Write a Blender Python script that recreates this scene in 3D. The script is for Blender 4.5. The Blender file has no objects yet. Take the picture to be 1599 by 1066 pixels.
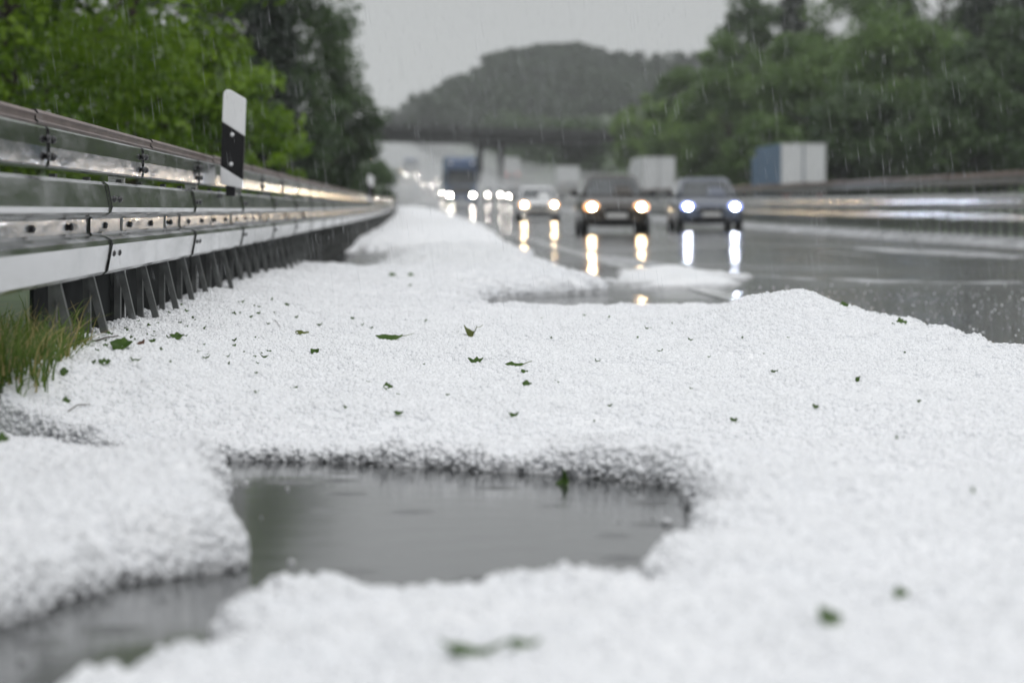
import bpy, bmesh, math, random
import numpy as np
from mathutils import Vector, Matrix
random.seed(7); RNG = np.random.default_rng(11)
R = math.radians
scene = bpy.context.scene
COL = scene.collection

# ------------------------------------------------------------------ camera
CAM_H, F, HZ, CX = 0.66, 5000.0, 328.0, 799.5
cam_d = bpy.data.cameras.new("camera"); cam = bpy.data.objects.new("camera", cam_d); COL.objects.link(cam)
cam_d.sensor_width = 36.0; cam_d.lens = 36.0 * F / 1599.0
cam.location = (0, 0, CAM_H); cam.rotation_euler = (R(90) - math.atan((533 - HZ) / F), 0, 0)
cam_d.clip_start = 0.1; cam_d.clip_end = 9000
cam_d.dof.use_dof = True; cam_d.dof.focus_distance = 11.6; cam_d.dof.aperture_fstop = 3.7; cam_d.dof.aperture_blades = 0
scene.camera = cam

# ------------------------------------------------------------------ world: overcast rain sky
SUN_EL, SUN_ROT = R(62), R(150)
world = bpy.data.worlds.new("World"); scene.world = world; world.use_nodes = True
wn, wl = world.node_tree.nodes, world.node_tree.links
for n in list(wn): wn.remove(n)
w_out = wn.new('ShaderNodeOutputWorld'); w_bg = wn.new('ShaderNodeBackground')
w_sky = wn.new('ShaderNodeTexSky'); w_sky.sky_type = 'NISHITA'; w_sky.sun_disc = False
w_sky.sun_elevation = SUN_EL; w_sky.sun_rotation = SUN_ROT; w_sky.dust_density = 3.0; w_sky.air_density = 1.5
w_hs = wn.new('ShaderNodeHueSaturation'); w_hs.inputs['Saturation'].default_value = 0.06
wl.new(w_sky.outputs[0], w_hs.inputs['Color'])
w_tc = wn.new('ShaderNodeTexCoord'); w_sep = wn.new('ShaderNodeSeparateXYZ'); wl.new(w_tc.outputs['Generated'], w_sep.inputs[0])
w_rp = wn.new('ShaderNodeValToRGB'); wl.new(w_sep.outputs['Z'], w_rp.inputs[0])   # cloud deck: brighter overhead than at the horizon
cr = w_rp.color_ramp; cr.elements[0].position = 0.0; cr.elements[0].color = (.55, .565, .57, 1)
cr.elements[1].position = 1.0; cr.elements[1].color = (.86, .88, .90, 1)
e = cr.elements.new(0.10); e.color = (.46, .475, .485, 1)
e = cr.elements.new(0.45); e.color = (.66, .68, .70, 1)
w_sc = wn.new('ShaderNodeVectorMath'); w_sc.operation = 'SCALE'; w_sc.inputs['Scale'].default_value = 10.0
wl.new(w_rp.outputs[0], w_sc.inputs[0])
w_nz = wn.new('ShaderNodeTexNoise'); w_nz.inputs['Scale'].default_value = 2.2; w_nz.inputs['Detail'].default_value = 4
wl.new(w_tc.outputs['Generated'], w_nz.inputs['Vector'])
w_mr = wn.new('ShaderNodeMapRange'); w_mr.inputs['To Min'].default_value = .86; w_mr.inputs['To Max'].default_value = 1.14
wl.new(w_nz.outputs[0], w_mr.inputs[0])
w_sc2 = wn.new('ShaderNodeVectorMath'); w_sc2.operation = 'SCALE'; wl.new(w_sc.outputs[0], w_sc2.inputs[0]); wl.new(w_mr.outputs[0], w_sc2.inputs['Scale'])
w_mx = wn.new('ShaderNodeMix'); w_mx.data_type = 'RGBA'; w_mx.inputs['Factor'].default_value = 0.9
wl.new(w_hs.outputs[0], w_mx.inputs[6]); wl.new(w_sc2.outputs[0], w_mx.inputs[7])
wl.new(w_mx.outputs[2], w_bg.inputs[0]); w_bg.inputs[1].default_value = 0.10
wl.new(w_bg.outputs[0], w_out.inputs[0])
sun_d = bpy.data.lights.new("sun", 'SUN'); sun_d.energy = 0.6; sun_d.angle = R(40); sun_d.color = (1, .98, .95)
sun = bpy.data.objects.new("sun", sun_d); COL.objects.link(sun)
sun.rotation_euler = (R(90) - SUN_EL, 0, R(180) - SUN_ROT + R(0))
vs = scene.view_settings; vs.view_transform = 'Standard'; vs.look = 'None'; vs.exposure = 0.25; vs.gamma = 1; vs.use_curve_mapping = False
cy = scene.cycles; cy.use_denoising = True; cy.max_bounces = 8; cy.diffuse_bounces = 5; cy.glossy_bounces = 4
cy.transparent_max_bounces = 12; cy.volume_bounces = 1; cy.sample_clamp_indirect = 6.0; cy.caustics_reflective = False; cy.caustics_refractive = False

# ------------------------------------------------------------------ road geometry as functions
def rail_x(Y): return -1.02 - .029 * Y - 2.2e-5 * np.maximum(0, Y - 80.0) ** 2
def rail_a(Y): return -.029 - 4.4e-5 * max(0, Y - 80.0)        # slope dX/dY
def road_z(Y):
    Y = np.asarray(Y, dtype=float); t = np.clip(Y, 0, 1000) / 255.0
    return t ** 2.26 + np.clip(Y - 1000, 0, None) * 0.012
def P(x, y, Y): return Vector(((x - CX) / F * Y, Y, CAM_H + (HZ - y) / F * Y))
def G(x, y, z=0.03):
    Y = (CAM_H - z) * F / (y - HZ); return ((x - CX) / F * Y, Y)

# ------------------------------------------------------------------ helpers
def tag(o, label=None, cat=None, group=None, kind=None):
    if label: o['label'] = label
    if cat: o['category'] = cat
    if group: o['group'] = group
    if kind: o['kind'] = kind
    return o
def thing(name, label, cat, loc=(0, 0, 0), rz=0, group=None):
    o = bpy.data.objects.new(name, None); COL.objects.link(o); o.location = loc; o.rotation_euler = (0, 0, rz)
    o.empty_display_size = .2
    return tag(o, label, cat, group)
def link_mesh(name, me, mats, parent=None):
    if not isinstance(mats, (list, tuple)): mats = [mats]
    for m in mats: me.materials.append(m)
    o = bpy.data.objects.new(name, me); COL.objects.link(o)
    if parent: o.parent = parent
    return o
def np_mesh(name, v, f, smooth=False):
    """v (N,3), f (M,k) arrays -> mesh"""
    me = bpy.data.meshes.new(name); v = np.asarray(v, dtype=np.float32); f = np.asarray(f, dtype=np.int32); k = f.shape[1]
    me.vertices.add(len(v)); me.vertices.foreach_set('co', v.ravel())
    me.loops.add(f.size); me.loops.foreach_set('vertex_index', f.ravel())
    me.polygons.add(len(f)); me.polygons.foreach_set('loop_start', np.arange(0, f.size, k, dtype=np.int32))
    try: me.polygons.foreach_set('loop_total', np.full(len(f), k, dtype=np.int32))
    except Exception: pass
    if smooth: me.polygons.foreach_set('use_smooth', np.ones(len(f), dtype=bool))
    me.update(calc_edges=True); me.validate()
    return me
class MB:
    def __init__(s): s.v, s.f, s.mi, s.sm = [], [], [], []
    def add(s, vs, fs, mi=0, smooth=False):
        b = len(s.v); s.v += [tuple(p) for p in vs]
        for f in fs: s.f.append([b + i for i in f]); s.mi.append(mi); s.sm.append(smooth)
        return s
    def box(s, c, d, rot=None, mi=0, ch=0):
        x, y, z = d[0] / 2, d[1] / 2, d[2] / 2
        if ch > 0:   # chamfered: rounded outline in local xz, extruded in y with inset ends
            h = min(ch, x * .9, z * .9, y * .9)
            rg = []
            for yy, i in ((-y, h), (-y + h, 0), (y - h, 0), (y, h)):
                X, Z = x - i, z - i; k = h if i == 0 else h * .6
                rg.append([(-X + k, yy, -Z), (X - k, yy, -Z), (X, yy, -Z + k), (X, yy, Z - k), (X - k, yy, Z), (-X + k, yy, Z), (-X, yy, Z - k), (-X, yy, -Z + k)])
            pts = [p for r in rg for p in r]; fs = [list(range(8)), [31 - i for i in range(8)]]
            for a in range(3):
                for i in range(8): j = (i + 1) % 8; fs.append([a * 8 + j, a * 8 + i, (a + 1) * 8 + i, (a + 1) * 8 + j])
        else:
            pts = [(-x, -y, -z), (x, -y, -z), (x, y, -z), (-x, y, -z), (-x, -y, z), (x, -y, z), (x, y, z), (-x, y, z)]
            fs = [[3, 2, 1, 0], [4, 5, 6, 7], [0, 1, 5, 4], [1, 2, 6, 5], [2, 3, 7, 6], [3, 0, 4, 7]]
        M = rot if rot else Matrix.Identity(3); c = Vector(c)
        return s.add([M @ Vector(p) + c for p in pts], fs, mi)
    def tube(s, pts, rad, n=8, mi=0, caps=True):
        pts = [Vector(p) for p in pts]
        if not isinstance(rad, (list, tuple)): rad = [rad] * len(pts)
        vs, fs = [], []
        for i, p in enumerate(pts):
            d = (pts[min(i + 1, len(pts) - 1)] - pts[max(i - 1, 0)]).normalized()
            u = d.cross(Vector((0, 0, 1)) if abs(d.z) < .9 else Vector((1, 0, 0))).normalized(); w = d.cross(u)
            for k in range(n):
                a = 2 * math.pi * k / n; vs.append(p + (u * math.cos(a) + w * math.sin(a)) * rad[i])
        for i in range(len(pts) - 1):
            for k in range(n): j = (k + 1) % n; fs.append([i * n + k, i * n + j, (i + 1) * n + j, (i + 1) * n + k])
        if caps: fs += [list(range(n))[::-1], [(len(pts) - 1) * n + k for k in range(n)]]
        return s.add(vs, fs, mi, True)
    def prism(s, poly, y0, y1, mi=0, capmi=None, off0=(0, 0), smooth=False):
        """poly: (x,z) outline, extruded along y"""
        n = len(poly)
        s.add([(p[0] + off0[0], y0, p[1] + off0[1]) for p in poly] + [(p[0], y1, p[1]) for p in poly],
              [[i, (i + 1) % n, n + (i + 1) % n, n + i] for i in range(n)], mi, smooth)
        b = len(s.v) - 2 * n
        s.f += [[b + i for i in range(n)][::-1], [b + n + i for i in range(n)]]; s.mi += [mi if capmi is None else capmi] * 2; s.sm += [False, False]
        return s
    def loft(s, rings, mi=0, closed=True, caps=True, smooth=True):
        n = len(rings[0]); vs = [p for r in rings for p in r]; fs = []
        for a in range(len(rings) - 1):
            for i in range(n if closed else n - 1):
                j = (i + 1) % n; fs.append([a * n + i, a * n + j, (a + 1) * n + j, (a + 1) * n + i])
        if caps: fs += [list(range(n))[::-1], [(len(rings) - 1) * n + i for i in range(n)]]
        return s.add(vs, fs, mi, smooth)
    def ell(s, c, r, n=12, m=8, mi=0):
        c = Vector(c); vs, fs = [], []
        for i in range(m + 1):
            t = math.pi * i / m
            for k in range(n):
                a = 2 * math.pi * k / n
                vs.append(c + Vector((r[0] * math.sin(t) * math.cos(a), r[1] * math.sin(t) * math.sin(a), r[2] * math.cos(t))))
        for i in range(m):
            for k in range(n): j = (k + 1) % n; fs.append([i * n + k, (i + 1) * n + k, (i + 1) * n + j, i * n + j])
        return s.add(vs, fs, mi, True)
    def build(s, name, mats, parent=None, recalc=True, subsurf=0):
        me = bpy.data.meshes.new(name); me.from_pydata(s.v, [], s.f)
        me.polygons.foreach_set('material_index', s.mi); me.polygons.foreach_set('use_smooth', s.sm)
        if recalc:
            bm = bmesh.new(); bm.from_mesh(me); bmesh.ops.remove_doubles(bm, verts=bm.verts, dist=1e-5)
            bmesh.ops.recalc_face_normals(bm, faces=bm.faces); bm.to_mesh(me); bm.free()
        me.update()
        o = link_mesh(name, me, mats, parent)
        if subsurf:
            m = o.modifiers.new('s', 'SUBSURF'); m.levels = m.render_levels = subsurf
        return o
def dup(o, parent=None, loc=None, rz=None):
    c = o.copy(); COL.objects.link(c)
    if parent: c.parent = parent
    if loc is not None: c.location = loc
    if rz is not None: c.rotation_euler = (0, 0, rz)
    for ch in list(o.children): dup(ch, c)
    return c

def vnoise(x, y, s, seed=0, octv=3, gain=.5):
    """fractal value noise, about -1..1"""
    r = np.random.default_rng(seed); T = r.random((257, 257)) * 2 - 1; out = 0; a = 1; tot = 0
    for o in range(octv):
        X = x / s + 31.7 * o; Y = y / s + 17.3 * o
        xi = np.floor(X).astype(int); yi = np.floor(Y).astype(int); fx = X - xi; fy = Y - yi
        fx = fx * fx * (3 - 2 * fx); fy = fy * fy * (3 - 2 * fy)
        g = lambda i, j: T[(xi + i) % 257, (yi + j) % 257]
        out = out + a * ((g(0, 0) * (1 - fx) + g(1, 0) * fx) * (1 - fy) + (g(0, 1) * (1 - fx) + g(1, 1) * fx) * fy)
        tot += a; a *= gain; s = s / 2
    return out / tot

# ------------------------------------------------------------------ materials
def mat(name, col, rough=.6, metal=0., var=0., vscale=4., bump=0., bscale=40., coat=0., spec=.5, col2=None, stretch=None, emis=None, estr=0., rvar=0., det=4., rscale=None):
    m = bpy.data.materials.new(name); m.use_nodes = True; nt = m.node_tree; b = nt.nodes['Principled BSDF']
    N, L = nt.nodes.new, nt.links.new
    b.inputs['Base Color'].default_value = (*col, 1); b.inputs['Roughness'].default_value = rough; b.inputs['Metallic'].default_value = metal
    b.inputs['Specular IOR Level'].default_value = spec
    b.inputs['Coat Weight'].default_value = coat; b.inputs['Coat Roughness'].default_value = .08
    if emis: b.inputs['Emission Color'].default_value = (*emis, 1); b.inputs['Emission Strength'].default_value = estr
    if var or bump or rvar or col2:
        tc = N('ShaderNodeTexCoord'); mp = N('ShaderNodeMapping'); L(tc.outputs['Object'], mp.inputs[0])
        if stretch: mp.inputs['Scale'].default_value = stretch
        nz = N('ShaderNodeTexNoise'); nz.inputs['Scale'].default_value = vscale; nz.inputs['Detail'].default_value = det; nz.inputs['Roughness'].default_value = .6
        L(mp.outputs[0], nz.inputs['Vector'])
        cc = col2 if col2 else tuple(max(0, c * (1 - var)) for c in col); c1 = col if col2 else tuple(min(1, c * (1 + var)) for c in col)
        rp = N('ShaderNodeValToRGB'); rp.color_ramp.elements[0].position = .32; rp.color_ramp.elements[1].position = .68
        rp.color_ramp.elements[0].color = (*cc, 1); rp.color_ramp.elements[1].color = (*c1, 1)
        L(nz.outputs[0], rp.inputs[0]); L(rp.outputs[0], b.inputs['Base Color'])
        if rvar:
            nr = nz
            if rscale: nr = N('ShaderNodeTexNoise'); nr.inputs['Scale'].default_value = rscale; L(mp.outputs[0], nr.inputs['Vector'])
            mr = N('ShaderNodeMapRange'); mr.inputs['From Min'].default_value = .3; mr.inputs['From Max'].default_value = .7
            mr.inputs['To Min'].default_value = max(.02, rough - rvar); mr.inputs['To Max'].default_value = rough + rvar
            L(nr.outputs[0], mr.inputs[0]); L(mr.outputs[0], b.inputs['Roughness'])
        if bump:
            n2 = N('ShaderNodeTexNoise'); n2.inputs['Scale'].default_value = bscale; n2.inputs['Detail'].default_value = 3
            L(mp.outputs[0], n2.inputs['Vector'])
            bp = N('ShaderNodeBump'); bp.inputs['Strength'].default_value = bump; bp.inputs['Distance'].default_value = .02
            L(n2.outputs[0], bp.inputs['Height']); L(bp.outputs[0], b.inputs['Normal'])
    return m
def leaf_mat(name, col, col2, scale=.5, trans=.35, spec=.4):
    m = bpy.data.materials.new(name); m.use_nodes = True; nt = m.node_tree; N, L = nt.nodes.new, nt.links.new
    b = nt.nodes['Principled BSDF']; out = nt.nodes['Material Output']
    tc = N('ShaderNodeTexCoord'); nz = N('ShaderNodeTexNoise'); nz.inputs['Scale'].default_value = scale; nz.inputs['Detail'].default_value = 6; nz.inputs['Roughness'].default_value = .75
    L(tc.outputs['Object'], nz.inputs['Vector'])
    rp = N('ShaderNodeValToRGB'); rp.color_ramp.elements[0].position = .35; rp.color_ramp.elements[1].position = .65
    rp.color_ramp.elements[0].color = (*col, 1); rp.color_ramp.elements[1].color = (*col2, 1)
    L(nz.outputs[0], rp.inputs[0]); L(rp.outputs[0], b.inputs['Base Color'])
    b.inputs['Roughness'].default_value = .45; b.inputs['Specular IOR Level'].default_value = spec
    tr = N('ShaderNodeBsdfTranslucent'); L(rp.outputs[0], tr.inputs[0])
    mx = N('ShaderNodeMixShader'); mx.inputs[0].default_value = trans
    L(b.outputs[0], mx.inputs[1]); L(tr.outputs[0], mx.inputs[2]); L(mx.outputs[0], out.inputs[0])
    return m
def emit(name, col, s):
    m = bpy.data.materials.new(name); m.use_nodes = True; nt = m.node_tree
    b = nt.nodes['Principled BSDF']; b.inputs['Base Color'].default_value = (.8, .8, .8, 1)
    b.inputs['Emission Color'].default_value = (*col, 1); b.inputs['Emission Strength'].default_value = s
    return m
def mist_mat(name, dens, col=(.95, .96, .97)):
    m = bpy.data.materials.new(name); m.use_nodes = True; nt = m.node_tree
    for n in list(nt.nodes): nt.nodes.remove(n)
    o = nt.nodes.new('ShaderNodeOutputMaterial'); v = nt.nodes.new('ShaderNodeVolumePrincipled')
    v.inputs['Color'].default_value = (*col, 1); v.inputs['Density'].default_value = dens; v.inputs['Anisotropy'].default_value = 0.1
    nt.links.new(v.outputs[0], o.inputs['Volume']); return m

M = {}
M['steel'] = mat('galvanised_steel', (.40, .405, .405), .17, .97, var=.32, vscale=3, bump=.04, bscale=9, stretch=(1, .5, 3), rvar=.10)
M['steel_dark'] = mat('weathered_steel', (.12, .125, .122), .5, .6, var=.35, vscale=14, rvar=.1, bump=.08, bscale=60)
M['cut_edge'] = mat('steel_cut_edge', (.03, .03, .03), .6, .4)
M['bolt'] = mat('bolt_steel', (.07, .07, .072), .4, .8)
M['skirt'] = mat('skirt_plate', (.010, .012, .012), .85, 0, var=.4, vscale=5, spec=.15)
M['rust'] = mat('rusty_brown_steel', (.20, .145, .13), .45, .45, var=.3, vscale=6, stretch=(4, .6, 4))
M['white_pl'] = mat('white_plastic', (.80, .80, .81), .32, var=.04, vscale=9, coat=.3)
M['black_pl'] = mat('black_plastic', (.008, .008, .009), .35, spec=.3)
M['stud'] = mat('reflector_stud', (.75, .75, .76), .2)
M['tyre'] = mat('tyre_rubber', (.02, .02, .02), .7)
M['rim'] = mat('alloy_rim', (.4, .4, .41), .3, .9)
M['glass'] = mat('wet_glass', (.09, .10, .105), .06, col2=(.02, .022, .025), vscale=2.2)
M['plate'] = mat('number_plate_white', (.7, .7, .68), .4)
M['trim'] = mat('black_trim', (.015, .015, .016), .4)
M['grille'] = mat('grille_black', (.01, .01, .011), .35, .3)
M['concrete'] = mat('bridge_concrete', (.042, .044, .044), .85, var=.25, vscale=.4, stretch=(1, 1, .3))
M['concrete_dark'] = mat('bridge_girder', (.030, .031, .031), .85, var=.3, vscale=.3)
M['trailer_white'] = mat('trailer_white', (.78, .79, .80), .4, var=.04, vscale=.8)
M['trailer_grey'] = mat('trailer_light_grey', (.62, .63, .63), .45, var=.06, vscale=.8)
M['tarp_blue'] = mat('tarpaulin_blue', (.045, .13, .24), .5, var=.2, vscale=1.2)
M['cab_blue'] = mat('cab_blue', (.02, .06, .15), .3, coat=.5)
M['grass_ground'] = mat('verge_grass', (.05, .085, .025), .8, col2=(.03, .05, .018), vscale=.8, bump=.5, bscale=12)
M['hill'] = mat('hill_ground', (.03, .05, .02), .9, var=.3, vscale=.02)
M['paint'] = mat('road_paint', (.62, .63, .63), .22, var=.2, vscale=3, coat=.4)
M['bark'] = mat('bark', (.06, .048, .035), .85, var=.4, vscale=6, bump=.6, bscale=20)
M['twig'] = mat('twig_brown', (.05, .035, .025), .6, var=.3, vscale=30)
M['stem'] = mat('leaf_stem', (.16, .20, .07), .5)

def road_material():
    m = bpy.data.materials.new('wet_asphalt'); m.use_nodes = True; nt = m.node_tree; N, L = nt.nodes.new, nt.links.new
    b = nt.nodes['Principled BSDF']; tc = N('ShaderNodeTexCoord')
    def nz(sc, st, det=4):
        mp = N('ShaderNodeMapping'); mp.inputs['Scale'].default_value = st; L(tc.outputs['Object'], mp.inputs[0])
        n = N('ShaderNodeTexNoise'); n.inputs['Scale'].default_value = sc; n.inputs['Detail'].default_value = det; L(mp.outputs[0], n.inputs['Vector']); return n
    film = nz(.55, (.55, .28, 1), 5)
    mr = N('ShaderNodeMapRange'); mr.inputs['From Min'].default_value = .42; mr.inputs['From Max'].default_value = .62
    mr.inputs['To Min'].default_value = .06; mr.inputs['To Max'].default_value = .20; L(film.outputs[0], mr.inputs[0]); L(mr.outputs[0], b.inputs['Roughness'])
    agg = nz(70, (1, 1, 1), 2)
    rp = N('ShaderNodeValToRGB'); rp.color_ramp.elements[0].color = (.012, .013, .014, 1); rp.color_ramp.elements[1].color = (.045, .046, .047, 1); L(agg.outputs[0], rp.inputs[0])
    L(rp.outputs[0], b.inputs['Base Color'])
    r1 = nz(2.2, (1, .7, 1), 4); r2 = nz(26, (1, 1, 1), 2)
    b1 = N('ShaderNodeBump'); b1.inputs['Strength'].default_value = .035; b1.inputs['Distance'].default_value = .05; L(r1.outputs[0], b1.inputs['Height'])
    b2 = N('ShaderNodeBump'); b2.inputs['Strength'].default_value = .42; b2.inputs['Distance'].default_value = .01; L(r2.outputs[0], b2.inputs['Height'])
    L(b2.outputs[0], b.inputs['Normal']); b.inputs['IOR'].default_value = 1.36
    return m
M['road'] = road_material()
def water_material():
    m = bpy.data.materials.new('puddle_water'); m.use_nodes = True; nt = m.node_tree; N, L = nt.nodes.new, nt.links.new
    b = nt.nodes['Principled BSDF']; b.inputs['Base Color'].default_value = (.035, .037, .037, 1); b.inputs['Roughness'].default_value = .12; b.inputs['IOR'].default_value = 1.33
    tc = N('ShaderNodeTexCoord')
    v = N('ShaderNodeTexVoronoi'); v.inputs['Scale'].default_value = 4.2; v.feature = 'F1'; L(tc.outputs['Object'], v.inputs['Vector'])
    # rings spreading from rain drops: sine of the distance to scattered points, fading outwards
    s = N('ShaderNodeMath'); s.operation = 'MULTIPLY'; s.inputs[1].default_value = 190.; L(v.outputs['Distance'], s.inputs[0])
    si = N('ShaderNodeMath'); si.operation = 'SINE'; L(s.outputs[0], si.inputs[0])
    fd = N('ShaderNodeMapRange'); fd.inputs['From Min'].default_value = .02; fd.inputs['From Max'].default_value = .28; fd.inputs['To Min'].default_value = 1; fd.inputs['To Max'].default_value = 0; L(v.outputs['Distance'], fd.inputs[0])
    mu = N('ShaderNodeMath'); mu.operation = 'MULTIPLY'; L(si.outputs[0], mu.inputs[0]); L(fd.outputs[0], mu.inputs[1])
    n = N('ShaderNodeTexNoise'); n.inputs['Scale'].default_value = 7; n.inputs['Detail'].default_value = 3; L(tc.outputs['Object'], n.inputs['Vector'])
    b1 = N('ShaderNodeBump'); b1.inputs['Strength'].default_value = .04; b1.inputs['Distance'].default_value = .02; L(n.outputs[0], b1.inputs['Height'])
    b2 = N('ShaderNodeBump'); b2.inputs['Strength'].default_value = .16; b2.inputs['Distance'].default_value = .006; L(mu.outputs[0], b2.inputs['Height']); L(b1.outputs[0], b2.inputs['Normal'])
    L(b2.outputs[0], b.inputs['Normal']); return m
M['water'] = water_material()
def hail_material(name, bump):
    m = bpy.data.materials.new(name); m.use_nodes = True; nt = m.node_tree; N, L = nt.nodes.new, nt.links.new
    b = nt.nodes['Principled BSDF']; b.inputs['Roughness'].default_value = .45; b.inputs['Specular IOR Level'].default_value = .35
    tc = N('ShaderNodeTexCoord'); n = N('ShaderNodeTexNoise'); n.inputs['Scale'].default_value = 3.5; n.inputs['Detail'].default_value = 5; L(tc.outputs['Object'], n.inputs['Vector'])
    rp = N('ShaderNodeValToRGB'); rp.color_ramp.elements[0].position = .3; rp.color_ramp.elements[1].position = .7
    rp.color_ramp.elements[0].color = (.77, .785, .81, 1); rp.color_ramp.elements[1].color = (.90, .90, .91, 1); L(n.outputs[0], rp.inputs[0]); L(rp.outputs[0], b.inputs['Base Color'])
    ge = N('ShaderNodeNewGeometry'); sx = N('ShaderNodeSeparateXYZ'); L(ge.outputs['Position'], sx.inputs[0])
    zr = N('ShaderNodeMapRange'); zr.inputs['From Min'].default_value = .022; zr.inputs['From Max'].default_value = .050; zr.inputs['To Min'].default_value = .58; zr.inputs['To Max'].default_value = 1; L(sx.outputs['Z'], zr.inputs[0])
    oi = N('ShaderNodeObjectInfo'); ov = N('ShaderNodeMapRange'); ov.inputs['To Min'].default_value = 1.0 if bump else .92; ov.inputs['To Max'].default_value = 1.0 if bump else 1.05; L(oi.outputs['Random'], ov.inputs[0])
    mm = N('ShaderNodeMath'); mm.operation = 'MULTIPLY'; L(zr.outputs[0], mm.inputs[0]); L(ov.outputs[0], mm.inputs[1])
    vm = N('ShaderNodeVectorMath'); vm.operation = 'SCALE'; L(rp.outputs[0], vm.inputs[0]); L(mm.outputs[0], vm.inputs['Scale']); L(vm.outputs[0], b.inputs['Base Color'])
    b.inputs['Roughness'].default_value = .45 if bump else .22
    if bump:
        v = N('ShaderNodeTexVoronoi'); v.inputs['Scale'].default_value = 75; L(tc.outputs['Object'], v.inputs['Vector'])
        bp = N('ShaderNodeBump'); bp.invert = True; bp.inputs['Strength'].default_value = .25; bp.inputs['Distance'].default_value = .008; L(v.outputs['Distance'], bp.inputs['Height']); L(bp.outputs[0], b.inputs['Normal'])
    return m
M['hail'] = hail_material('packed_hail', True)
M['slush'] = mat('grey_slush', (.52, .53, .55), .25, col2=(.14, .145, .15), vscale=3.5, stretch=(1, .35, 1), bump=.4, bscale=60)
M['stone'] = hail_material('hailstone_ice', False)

L_ = {}
L_['bright'] = leaf_mat('leaf_fresh_green', (.08, .17, .012), (.29, .44, .034), .9, .45)
L_['mid'] = leaf_mat('leaf_mid_green', (.09, .16, .048), (.18, .28, .08), .35, .42)
L_['dark'] = leaf_mat('leaf_dark_green', (.045, .085, .032), (.095, .155, .052), .35)
L_['light'] = leaf_mat('leaf_light_green', (.13, .22, .05), (.23, .35, .075), .3)
L_['needle'] = leaf_mat('needle_dark', (.012, .024, .013), (.025, .042, .02), .5, .1)
L_['hill'] = leaf_mat('far_wood_leaf', (.022, .042, .020), (.048, .078, .036), .06)
L_['fall'] = leaf_mat('torn_leaf_green', (.045, .11, .012), (.11, .20, .028), 30, .35)
L_['fall_y'] = leaf_mat('torn_leaf_yellow_green', (.09, .12, .015), (.15, .17, .03), 30, .2)
L_['fall_b'] = leaf_mat('torn_leaf_brown', (.10, .045, .025), (.2, .10, .06), 30, .2)
L_['grass'] = leaf_mat('grass_blade', (.06, .12, .016), (.16, .23, .04), 6, .4)
L_['straw'] = leaf_mat('grass_straw', (.34, .29, .11), (.42, .34, .16), 6, .4)

# ------------------------------------------------------------------ setting: ground, road, markings
def strip(name, offs, zs, Ys, m, kind='structure', parent=None, smooth=True):
    """sheet following the road: offsets from the left rail line, heights above the road"""
    Ys = np.asarray(Ys, float); o = np.asarray(offs, float); z = np.asarray(zs, float)
    X = rail_x(Ys)[:, None] + o[None, :]; Z = road_z(Ys)[:, None] + z[None, :]; YY = np.repeat(Ys[:, None], len(o), 1)
    v = np.stack([X, YY, Z], -1).reshape(-1, 3); n = len(o); a = np.arange(len(Ys) - 1)[:, None] * n + np.arange(n - 1)[None, :]
    f = np.stack([a, a + 1, a + 1 + n, a + n], -1).reshape(-1, 4)
    ob = link_mesh(name, np_mesh(name, v, f, smooth), m, parent)
    if kind: ob['kind'] = kind
    return ob
YS = np.concatenate([np.arange(-60, 60, 4), np.arange(60, 400, 8), np.arange(400, 1000, 20), np.arange(1000, 2501, 100)])
MED0, OPP0, OPP1 = 12.0, 14.2, 25.5
strip('ground', [-1400, -300, -60, -14, -4, -1.2, -.45, -.1, 26.0, 27.5, 32, 45, 80, 300, 1400],
      [4, 4, 3.5, 1.6, .5, .24, .21, -.10, -.10, -.05, 1.2, 5, 10, 14, 16], YS, M['grass_ground'])
YR = np.concatenate([np.arange(-60, 60, 2), np.arange(60, 400, 5), np.arange(400, 1001, 15)])
strip('road', [-.12, 3, 6, 9, MED0 - .2], [0, 0, 0, 0, 0], YR, M['road'])
strip('opposite_road', [OPP0, 18, 22, OPP1], [0, 0, 0, 0], YR, M['road'])
strip('median_strip', [MED0 - .2, MED0, 13, OPP0 - .2, OPP0], [0.004, .10, .14, .10, .004], YR, M['grass_ground'])
tag(strip('edge_line', [3.25, 3.45], [.004, .004], np.arange(-20, 500, 5), M['paint']), None)
tag(strip('median_edge_line', [11.05, 11.2], [.004, .004], np.arange(-20, 500, 5), M['paint']), None)
for i, y0 in enumerate(np.arange(8, 330, 18)):
    tag(strip('lane_marking', [7.2, 7.35], [.004, .004], np.arange(y0, y0 + 6.1, 2), M['paint']), None)

# ------------------------------------------------------------------ hail: height function
def poly(pts): return np.array(pts, float)
PUD = poly([G(300, 714), G(480, 719), G(700, 731), G(900, 743), G(1000, 753), G(1052, 786), G(1066, 822), G(1045, 842, .07),
            G(1000, 868, .09), G(890, 893, .10), G(800, 902, .10), G(700, 884, .10), G(600, 872, .10), G(480, 874, .10), G(410, 884, .1),
            G(345, 925, .10), G(200, 985, .10), G(60, 1045, .10), G(-60, 1090, .10), G(-60, 1030), G(40, 985), G(130, 942), G(240, 915), G(395, 886),
            G(350, 842), G(312, 815), G(308, 796), G(352, 782), G(392, 762), G(372, 742), G(330, 733), G(285, 722)])
CREV = poly([G(310, 716), G(215, 706, .05), G(90, 684, .06), G(-60, 664, .07), G(-60, 676, .07), G(90, 697, .06), G(215, 718, .05), G(300, 728)])
GAPW = poly([(.85, 19.2), (.35, 19.0), (-.05, 19.3), (-.2, 20.6), (-.16, 22.8), (.05, 23.8), (.4, 24.4), (.75, 25.3), (1.0, 27.5), (4.5, 27.5), (4.5, 14.0), (2.2, 14.3), (2.02, 15.6), (1.92, 17.2), (1.45, 18.6)])
DARK = poly([G(440, 432), G(560, 431), G(610, 424), G(632, 396), G(560, 392), G(470, 398)])
WATERS = [PUD, CREV, GAPW, DARK]
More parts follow.
